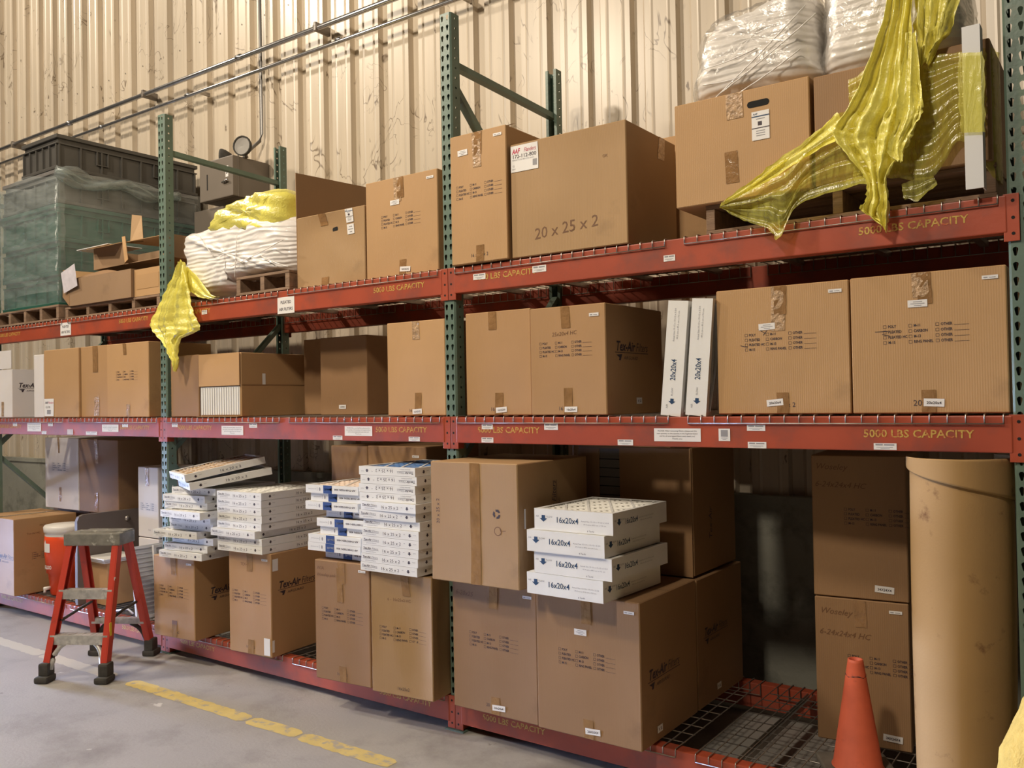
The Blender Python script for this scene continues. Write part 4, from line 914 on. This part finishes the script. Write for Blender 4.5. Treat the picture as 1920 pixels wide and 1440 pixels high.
cloth(rw(-.025, ((1590, 150), (1600, 338)), ((1650, 120), (1660, 332)), ((1740, 104), (1745, 334)), ((1800, 96, -.03), (1802, 262, -.03)), ((1850, 90, .0), (1860, 330, .02)), ((1872, 96, .12), (1880, 345, .12)), ((1872, 100, .40), (1880, 345, .40))), 'yfilmthin', 9, .004, 40, 6, 5).build('wrap_band', yf)
cloth(rw(-.03, ((1690, 345), (1694, 372)), ((1712, 338), (1722, 376)), ((1750, 330), (1758, 345))), 'yfilmthin', 2, .006, 10, 4, 7).build('torn_strip', yf)
y2 = thing('yellow_film', 'crumpled yellow plastic film tail hanging over the beam by the left post', 'plastic film', (0, 0, 0))
cloth(rw(-.065, ((338, 487), (347, 500)), ((325, 515), (354, 535)), ((308, 548), (358, 558)), ((293, 580), (366, 585)), ((283, 606), (373, 608)), ((290, 622), (370, 622)), ((304, 640), (342, 634)), ((316, 662), (334, 658)), ((324, 680), (334, 676)), ((325, 692), (329, 696))), 'yfilm', 3, .018, 30, 6, 11, rag=.003).build('hanging_sheet', y2)
cloth(rw(-.03, ((345, 505), (352, 500)), ((350, 540), (372, 520)), ((372, 556), (395, 552)), ((395, 561), (412, 556))), 'yfilm', 2, .006, 12, 5, 12).build('gathered_edge', y2)

t = thing('corner_board', 'white corner board leaning on the right pallet under yellow film', 'corner board', (2.362, -.068, 2.345), 0)
b = MB(); b.box(0, .056, 0, .005, 0, .56, 'sheet', .001); b.box(.051, .056, .005, .06, 0, .56, 'sheet'); b.build('board', t)
b = MB(); q = lambda z, y: (z, y)
cloth([(Vector((2.352, -.080, 2.815)), Vector((2.428, -.080, 2.80))), (Vector((2.350, -.080, 2.70)), Vector((2.430, -.080, 2.69))), (Vector((2.352, -.080, 2.54)), Vector((2.428, -.080, 2.53)))], 'yfilmthin', 1, .0015, 8, 5, 21).build('film_band', yf)

# ------------------------------------------------------------------ wrapped totes
def tote(label, x0, x1, y0, y1, z0, z1, m, group='large plastic totes'):
    u = thing('plastic_tote', label, 'tote', (x0, y0, z0), 0, group); W = x1-x0; D = y1-y0; H = z1-z0; b = MB(); e = .018
    b.box(e, W-e, e, D-e, 0, H-.004, m, .01)
    for zz, hh in ((H-.030, .030), (H-.075, .010), (0, .025)): b.box(0.004 if hh < .02 else 0, W-(.004 if hh < .02 else 0), 0, D, zz, zz+hh, m, .004)
    for k in range(8):
        yy = e+(D-2*e-.012)*k/7; b.box(W-e, W-.003, yy, yy+.012, .025, H-.075, m)
    for k in range(6):
        xx = e+(W-2*e-.012)*k/5; b.box(xx, xx+.012, .003, e, .025, H-.075, m)
    b.build('tote_body', u)
    b = MB()
    for yy in (.30*D, .70*D):
        b.box(W-e, W-.001, yy-.05, yy-.042, H*.35, H-.075, m); b.box(W-e, W-.001, yy+.042, yy+.05, H*.35, H-.075, m); b.box(W-e, W-.001, yy-.05, yy+.05, H*.35-.008, H*.35, m)
    b.build('latch_rib', u); return u
tote('topmost dark grey ribbed tote of the wrapped pallet stack', -4.470, -3.905, 0, 1.24, 3.500, 3.770, 'totedark')
tote('grey tote directly below the topmost dark one', -4.81, -3.905, .004, 1.24, 3.236, 3.498, 'totegray')
for k in range(3): tote(('uppermost green tote under the grey one', 'middle green tote of the wrapped stack', 'lowest green tote on the pallet')[k], -4.82, -3.905, .004, 1.24, 2.971-k*.2625, 3.233-k*.2625, 'totegreen')
sw = thing('stretch_wrap', 'clear stretch wrap around the stacked green and grey totes', 'stretch wrap', (0, 0, 0))
def wrapwall(pts, z0, z1, seed, amp=.006):
    b = MB(); R = random.Random(seed); n = 60; L = [0]
    for i in range(len(pts)-1): L.append(L[-1]+(Vector(pts[i+1])-Vector(pts[i])).length)
    def P(s):
        for i in range(len(pts)-1):
            if s <= L[i+1] or i == len(pts)-2:
                t_ = (s-L[i])/(L[i+1]-L[i]); return Vector(pts[i]).lerp(Vector(pts[i+1]), t_)
    nz = 26; vs = []
    for j in range(nz+1):
        for i in range(n+1):
            s = L[-1]*i/n; p_ = P(s); z = z0+(z1-z0)*j/nz
            if j == nz: z += .03*math.sin(s*7+seed)
            o = amp*(math.sin(s*9+z*25+seed)+.6*math.sin(z*70+s*5)); cx, cy = -4.35, .6
            d = Vector((p_.x-cx, p_.y-cy)).normalized(); vs.append((p_.x+d.x*(o+.006), p_.y+d.y*(o+.006), z))
    b.add(vs, [(j*(n+1)+i, j*(n+1)+i+1, (j+1)*(n+1)+i+1, (j+1)*(n+1)+i) for j in range(nz) for i in range(n)], 'wrap', True); return b
wrapwall([(-4.835, .5), (-4.835, -.015), (-3.888, -.015), (-3.888, 1.25)], 2.46, 3.47, 1).build('wrap_layer', sw)
wrapwall([(-4.840, .4), (-4.840, -.022), (-3.881, -.022), (-3.881, .05)], 2.55, 3.42, 4, .010).build('wrap_layer', sw)
b = MB(); R = random.Random(4)
for k in range(3): b.tube([(-3.872+.02*math.sin(i*1.3+k)+.012, -.03+1.05*i/14, 3.455+.035*math.sin(i*.9+k)-.02*k) for i in range(15)], [.018+.022*abs(math.sin(i*.7+k*2)) for i in range(15)], 'wrap', 8)
b.build('rolled_edge', sw)
# ------------------------------------------------------------------ torn cardboard on the second pallet
zc = 2.4195
def tray(label, x, y, z, w, d, h, m, rot=0, extra=None, tilt=0, fw=1):
    u = thing('cardboard_tray', label, 'cardboard tray', (x, y, z), rot, 'torn cardboard trays on the left pallet'); u.rotation_euler = (tilt, 0, rot)
    b = MB(); t_ = .005; b.box(0, w*fw, 0, t_, 0, h, m); b.box(0, w, d-t_, d, 0, h, m); b.box(0, t_, t_, d-t_, 0, h, m); b.box(w-t_, w, t_, d-t_, 0, h, m); b.box(t_, w-t_, t_, d-t_, 0, t_, m); b.build('tray_body', u)
    if extra: extra(u)
    return u
def ex1(u):
    b = MB(); b.quad((0, -.002, .20), (0, .25, .20), (-.135, .30, .30), (-.13, .02, .29), 'card2'); b.quad((0, -.002, .20), (-.13, .02, .29), (-.12, .01, .08), (0, -.002, .0), 'card3'); o = b.build('flap', u); md = o.modifiers.new('s', 'SOLIDIFY'); md.thickness = .004
    b = MB(); b.quad((-.10, -.012, .26), (.12, -.022, .31), (.16, -.022, .14), (-.06, -.012, .10), 'newspaper'); b.build('newspaper_scrap', u)
    b = MB(); n = 10
    for i in range(n):
        x0, x1 = .84*i/n, .84*(i+1)/n; g = lambda x: .20+.05*math.sin(x*4.2+.4); b.quad((x0, .0, .198), (x1, .0, .198), (x1, .06+.03*math.sin(x1*7), g(x1)), (x0, .06+.03*math.sin(x0*7), g(x0)), 'card3')
    b.build('torn_edge', u)
tray('long torn cardboard tray with a newspaper scrap at its left end', -3.735, .0, zc, .84, .45, .20, 'scrap', extra=ex1)
def ex2(u):
    b = MB(); b.box(.03, .30, -.002, -.0005, .05, .15, 'card2'); b.build('sticker', u)
tray('short cardboard tray with a tape label left of the green post', -2.885, .02, zc, .322, .40, .19, 'card2', extra=ex2)
def ex3(u):
    b = MB(); b.quad((.46, .02, .15), (.58, .05, .15), (.48, .10, .36), (.42, .06, .37), 'card4'); b.quad((0, 0, .2), (.42, 0, .2), (.40, -.10, .16), (.02, -.08, .17), 'card2') if False else None; b.quad((.40, -.004, .20), (.44, -.004, .20), (.52, -.03, .02), (.48, -.03, .0), 'card2'); o = b.build('flap', u); md = o.modifiers.new('s', 'SOLIDIFY'); md.thickness = .004
    b = MB(); b.quad((.42, .0, .162), (.95, .0, .155), (.95, .35, .165), (.42, .35, .17), 'card4'); b.quad((0, .0, .162), (.40, -.0, .162), (.37, -.09, .13), (.03, -.07, .14), 'card2'); o = b.build('flap', u); md = o.modifiers.new('s', 'SOLIDIFY'); md.thickness = .004
    b = MB(); b.box(.42, .98, -.003, .002, .01, .19, 'dark'); b.build('dark_opening', u) if False else None
tray('open dark cardboard tray on top of the torn carton scraps', -3.53, .08, zc+.262, .95, .36, .16, 'scrap', extra=ex3, fw=.44)
b = MB(); b.box(-3.72, -3.28, .05, .32, zc+.425, zc+.431, 'sheet', .002); tag(b.build('foam_sheet'), 'thin white sheet lying on the torn carton scraps', 'foam sheet')
b = MB(); b.quad((-2.46, .42, 2.335), (-2.27, .42, 2.335), (-2.26, .46, 2.74), (-2.44, .46, 2.80), 'card2'); o = b.build('cardboard_scrap'); md = o.modifiers.new('s', 'SOLIDIFY'); md.thickness = .005; tag(o, 'upright brown cardboard scrap between the green post and the foam bundle', 'cardboard scrap')

# ------------------------------------------------------------------ wall services
def clamp(b, x, z):
    b.box(x-.035, x+.035, WY-.11, WY+.0, z-.05, z+.05, 'steel', .006)
t = thing('water_pipe', 'upper galvanised pipe running along the wall', 'pipe', (0, 0, 0)); b = MB(); b.tube([(-12, 1.24, 4.607), (-5, 1.24, 4.588), (3, 1.24, 4.575)], .021, 'pipe', 12); b.build('pipe_run', t)
for x in (-7.30, -4.72, -2.33, .5):
    b = MB(); b.box(x-.014, x+.014, 1.212, WY-.002, 4.555, 4.625, 'steel', .006); b.tube([(x-.02, 1.24, 4.592), (x+.02, 1.24, 4.592)], .029, 'steel', 12); b.build('pipe_clamp', t)
for x in (-6.1, -3.3, -.6):
    b = MB(); b.tube([(x-.03, 1.24, 4.59), (x+.03, 1.24, 4.588)], .027, 'pipe', 12); b.build('coupling', t)
t = thing('water_pipe', 'lower galvanised pipe running along the wall', 'pipe', (0, 0, 0)); b = MB(); b.tube([(-12, 1.25, 4.455), (-5, 1.25, 4.432), (3, 1.25, 4.405)], .016, 'pipe', 12); b.build('pipe_run', t)
for x in (-5.5, -4.05, -2.1): b = MB(); b.tube([(x-.025, 1.25, 4.436), (x+.025, 1.25, 4.435)], .021, 'pipe', 12); b.build('coupling', t)
for x in (-7.0, -3.9, -.9): b = MB(); b.box(x-.01, x+.01, 1.25, WY-.002, 4.42, 4.45, 'galv'); b.build('pipe_clamp', t)
b = MB(); b.tube([(-3.135, 1.33, 7.1), (-3.135, 1.33, 3.93), (-3.15, 1.325, 3.87), (-3.23, 1.26, 3.78), (-3.25, 1.22, 3.70)], .014, 'conduit', 10); tag(b.build('electrical_conduit'), 'grey vertical conduit coming down the wall to the emergency light box', 'conduit')
t = thing('emergency_light', 'grey emergency light box with two round lamp heads on the wall', 'emergency light', (-3.53, 1.0, 3.345))
b = MB(); b.box(0, .445, 0, .365, 0, .33, 'steel', .008); b.box(-.004, .449, .05, .058, .0, .334, 'steel'); b.box(.10, .112, -.002, 0, .09, .22, 'dark'); b.build('housing', t)
b = MB(); b.box(.355, .39, -.003, 0, .16, .25, 'paper'); b.add([(.372+.007*math.cos(k*PI/4), -.0035, .19+.007*math.sin(k*PI/4)) for k in range(8)], [tuple(range(8))[::-1]], 'dark'); b.build('switch_plate', t)
b = MB(); b.tube([(.32, -.012, .12), (.40, -.02, .13)], .008, 'pipe', 8); b.tube([(.36, 0, .125), (.36, -.018, .125)], .012, 'pipe', 8); b.build('latch', t)
def head(x, z, y=.06, a=0.0, k=1.25):
    o = thing2 = MB(); prof = [(.0, -.05), (.035, -.045), (.058, -.01), (.066, .01), (.066, .022), (.058, .024), (.057, .015)]
    vs = []; fs = []; n = 20
    b = MB(); b.lathe([(r_*k, z_*k) for r_, z_ in prof], 'rubber', n); h = b.build('lamp_head', t, (x, y, z), (PI/2, 0, a)); b = MB(); b.lathe([(0, .010*k), (.03*k, .014*k), (.057*k, .016*k)], 'glass', n); b.build('lens', h); return h
head(.455, .415, .10, .35); hh = head(.095, .395, .18, -.9); b = MB(); b.tube([(.45, .14, .33), (.455, .11, .37)], .012, 'steel', 8); b.tube([(.10, .18, .33), (.10, .18, .36)], .012, 'steel', 8); b.build('lamp_bracket', t)
t = thing('junction_box', 'brown grey electrical box below the emergency light', 'electrical box', (-3.70, 1.06, 2.88)); b = MB(); b.box(0, .40, 0, .305, 0, .42, 'steel', .006); b.build('housing', t); b = MB(); b.box(.40, .405, .03, .28, .03, .39, 'steel', .003); b.build('door_panel', t)

# ------------------------------------------------------------------ step ladder
la = thing('step_ladder', 'short orange step ladder with worn aluminium steps and grey top cap', 'step ladder', (-2.572, -.422, 0), math.radians(31))
HW, HD, TW, TD, HL = .200, .285, .165, .060, .80
def rail(sx, sy):
    b = MB(); a = Vector((sx*HW, sy*HD, .03)); c = Vector((sx*TW, sy*TD, HL)); d = c-a
    for (ox, oy, wx, wy) in ((0, 0, .010, .052), (-sx*.018, -.024, .034, .007), (-sx*.018, .024, .034, .007)):
        p0 = a+Vector((ox, oy, 0)); p1 = c+Vector((ox, oy, 0)); vs = [p+Vector((u*wx/2, v*wy/2, 0)) for p in (p0, p1) for u, v in ((-1, -1), (1, -1), (1, 1), (-1, 1))]
        b.add(vs, [(3, 2, 1, 0), (4, 5, 6, 7), (0, 1, 5, 4), (1, 2, 6, 5), (2, 3, 7, 6), (3, 0, 4, 7)], 'fiber')
    return b.build('leg', la)
def pos(sx, sy, z): f = (z-.03)/(HL-.03); return Vector((sx*(HW+(TW-HW)*f), sy*(HD+(TD-HD)*f), z))
for sx in (-1, 1):
    for sy in (-1, 1):
        r_ = rail(sx, sy); b = MB(); a = pos(sx, sy, .03); b.box(a.x-.042-sx*.012, a.x+.042-sx*.012, a.y-.056, a.y+.050, 0, .040, 'rubber', .014); b.box(a.x-.031-sx*.012, a.x+.031-sx*.012, a.y-.040-sy*.012, a.y+.040-sy*.012, .03, .115, 'rubber', .014); b.build('rubber_foot', r_)
for z, dd in ((.265, .080), (.525, .075)):
    b = MB(); a = pos(-1, -1, z); w_ = abs(a.x)-.006; b.box(-w_, w_, a.y-.028, a.y+dd-.03, z-.003, z, 'alum'); b.box(-w_, w_, a.y-.030, a.y-.026, z-.055, z+.002, 'alum', .001); b.box(-w_, w_, a.y+dd-.033, a.y+dd-.030, z-.04, z, 'alum')
    for k in range(12): b.box(-w_+.01+k*(2*w_-.02)/12, -w_+.018+k*(2*w_-.02)/12, a.y-.024, a.y+dd-.036, z, z+.0015, 'alum')
    b.build('step', la)
b = MB(); a = pos(1, 1, .265); b.box(-a.x+.01, a.x-.01, a.y-.02, a.y+.02, .225, .262, 'alum', .002); b.build('rear_crossbar', la)
for z in (.225,):
    for sx in (-1, 1):
        for sy in (-1, 1):
            b = MB(); P0 = pos(sx, sy, .07)+Vector((-sx*.03, 0, 0)); P1 = Vector((sx*.075, sy*HD*.78, .222)); n = 8; pts = []
            for i in range(n+1): t_ = i/n; pts.append(P0*(1-t_)**2+Vector((sx*.155, sy*HD*.85, .20))*2*t_*(1-t_)+P1*t_*t_)
            b.tube(pts, [.020-.008*i/n for i in range(n+1)], 'alum' if sy < 0 else 'rubber', 6); b.build('knee_brace', la)
b = MB(); a = pos(-1, -1, .40); c = pos(-1, 1, .40)
for sx in (-1, 1): b.tube([pos(sx, -1, .34)+Vector((-sx*.03, .02, 0)), Vector((sx*(HW-.05), 0, .365)), pos(sx, 1, .38)+Vector((-sx*.03, -.02, 0))], .009, 'rubber', 6)
b.build('spreader', la)
b = MB(); b.box(-.185, .185, -.095, .092, .785, .862, 'captop', .008); b.box(-.11, .18, -.04, .085, .862, .868, 'captop', .002); b.build('top_cap', la)
b = MB(); b.box(.1915, .1945, -.235, -.213, .18, .34, 'ylabel'); b.box(.1765, .1795, -.15, -.135, .50, .60, 'paper'); b.build('warning_label', la)

# ------------------------------------------------------------------ floor level things
t = thing('water_cooler', 'orange round water cooler with white lid and spigot', 'water cooler', (-4.165, .175, T1))
b = MB(); b.lathe([(0, 0), (.105, 0), (.112, .01), (.128, .17), (.140, .175), (.150, .30), (.152, .305), (.154, .43), (.150, .465), (.145, .47)], 'cooler', 32); b.build('cooler_body', t)
b = MB(); b.lathe([(.148, .462), (.150, .470), (.150, .490), (.157, .495), (.160, .535), (.150, .548), (0, .550)], 'white', 32); b.build('lid', t)
b = MB(); b.tube([(-.02, -.112, .06), (-.02, -.165, .06)], .014, 'white', 10); b.tube([(-.02, -.155, .06), (-.02, -.160, .03)], .010, 'white', 8); b.build('spigot', t)
b = MB()
f = lambda u, v: (math.sin(u/.155)*.1565, -math.cos(u/.155)*.1565, v)
b.frect(f, -.03, .345, .045, .415, 'paper'); b.fpoly(f, [(-.03, .415), (0, .415), (-.01, .445)], 'paper'); b.text(lambda u, v: (math.sin(u/.152)*.1525, -math.cos(u/.152)*.1525, v), 'IGLOO', -.035, .215, .04, 'white', bold=.03, fit=.09); b.build('sticker', t)
t = thing('grey_panel', 'brown grey rounded panel standing on edge behind the step ladder', 'panel', (-3.690, .0, T1))
b = MB(); pts = [(.0, .0), (.0, .62), (.015, .655), (.05, .668), (.62, .668), (.62, .0)]
b.add([(x, y, z) for x in (0, .035) for y, z in pts], [tuple(range(6)), tuple(range(6, 12))[::-1]]+[(i, (i+1) % 6, 6+(i+1) % 6, 6+i) for i in range(6)], 'panelbrown'); b.build('panel_sheet', t)
b = MB(); b.lathe([(0, .012), (.012, .012), (.02, .006), (.022, 0)], 'galv', 16); b.build('knob', t, (.036, .40, .60), (0, PI/2, 0))
b = MB(); R = random.Random(8)
for k in range(3): b.box(-3.665+.01*k, -3.40+.012*k, .07-.01*k, .33, .4935+k*.014, .504+k*.014, 'white', .004)
tag(b.build('plastic_tray'), 'white plastic trays lying on the small carton behind the ladder', 'plastic tray')
def leanframe(label, x, y, tilt, m='sheet'):
    u = thing('filter_frame', label, 'frame', (x, y, T1+.003), 0, 'white frames leaning behind the ladder'); u.rotation_euler = (0, tilt, 0)
    b = MB(); w_ = .46; h_ = .50
    for a in ((0, .02, 0, h_), (w_-.02, w_, 0, h_)): b.box(0, .022, a[0], a[1], a[2], a[3], 'sheet')
    for a in ((0, .02), (h_-.02, h_)): b.box(0, .022, .02, w_-.02, a[0], a[1], 'sheet')
    b.build('frame', u); b = MB(); b.box(.006, .012, .02, w_-.02, .02, h_-.02, 'louver')
    for k in range(14): b.box(.012, .018, .03, w_-.03, .04+k*.031, .052+k*.031, 'louver')
    b.build('grille', u)
leanframe('front white slatted frame leaning toward the leftmost filter carton', -2.830, -.03, math.radians(-8.5)); leanframe('rear white slatted frame leaning behind the front one', -2.785, .10, math.radians(-6))
b = MB(); q = [(0, .012), (.07, .03), (.14, .02), (.10, .06)]; b.tube([(-3.20, .03, T1+.010), (-3.08, .06, T1+.03), (-3.0, .05, T1+.012)], .007, 'sheet', 6); tag(b.build('plastic_scrap'), 'white plastic scrap on the wire deck behind the ladder', 'scrap')

t = thing('traffic_cone', 'faded orange traffic cone standing on the wire deck', 'traffic cone', (1.895, .175, T1))
b = MB(); b.lathe([(.098, .022), (.092, .03), (.030, .425), (.028, .437), (.023, .437), (.024, .40), (.085, .03)], 'cone', 40); b.build('cone_body', t)
b = MB(); b.box(-.135, .135, -.135, .135, 0, .020, 'conebase', .008); b.build('base', t, rot=(0, 0, .5))
b = MB(); b.tube([(.0335*math.cos(a/6*PI)*1.12, .0335*math.sin(a/6*PI)*1.12, .375+.004*math.sin(a*2)) for a in range(-8, 4)], .0022, 'ink', 5); b.build('wire_tie', t)
t = thing('paper_roll', 'tall tan roll of filter media standing at the right end of the lowest shelf', 'media roll', (2.285, .09, T1), 0)
b = MB(); prof = []; n = 56; H = 1.235; rows = 24; vs = []
for j in range(rows+1):
    z = H*j/rows
    for i in range(n):
        a = 2*PI*i/n; r_ = .152+.010*math.sin(z*2.1+.4)+.003*math.sin(a*3+z*2)+.012*(j/rows); zz = z
        if j == rows: zz = H-.012*math.sin(a-.5)
        vs.append((r_*math.cos(a)+.012*(j/rows), r_*math.sin(a), zz))
b.add(vs, [(j*n+i, j*n+(i+1) % n, (j+1)*n+(i+1) % n, (j+1)*n+i) for j in range(rows) for i in range(n)], 'roll', True)
vs = []   # wound layers seen from above
for k in range(140):
    a = k*.35; r_ = .166-.0009*k; vs += [(r_*math.cos(a)+.012, r_*math.sin(a), H-.010), (r_*math.cos(a)+.012, r_*math.sin(a), H-.10)]
b.add(vs, [(2*i, 2*i+2, 2*i+3, 2*i+1) for i in range(139)], 'roll', True); b.build('roll_body', t)
vs = []; n2 = 40    # loose outer turn: its free edge runs down to the right
for j in range(13):
    for i in range(n2+1):
        a = -PI*1.02+PI*1.35*i/n2; r_ = .176+.004*math.sin(a*2); zl = H+.012-.0; zlo = H-.02-.12*max(0, min(1, (a+PI*.95)/(PI*.95)))
        vs.append((r_*math.cos(a)+.012, r_*math.sin(a), zlo+(zl-zlo)*j/12))
b = MB(); b.add(vs, [(j*(n2+1)+i, j*(n2+1)+i+1, (j+1)*(n2+1)+i+1, (j+1)*(n2+1)+i) for j in range(12) for i in range(n2)], 'roll', True); o = b.build('loose_turn', t); md = o.modifiers.new('s', 'SOLIDIFY'); md.thickness = .003
b = blob([(2.45, .0), (2.43, .30), (2.435, .54), (2.465, .74), (2.53, .89), (2.63, .97), (2.76, .97), (2.87, .85), (2.92, .50), (2.92, .0), (2.68, -.0)], -.86, -.42, 'plush', 3, .008, 7); b.v = [(x+.035, y, max(z*.92, .002)) for x, y, z in b.v]
tag(b.build('plush_bundle'), 'yellow fuzzy cloth covered bundle at the lower right corner', 'cloth bundle')
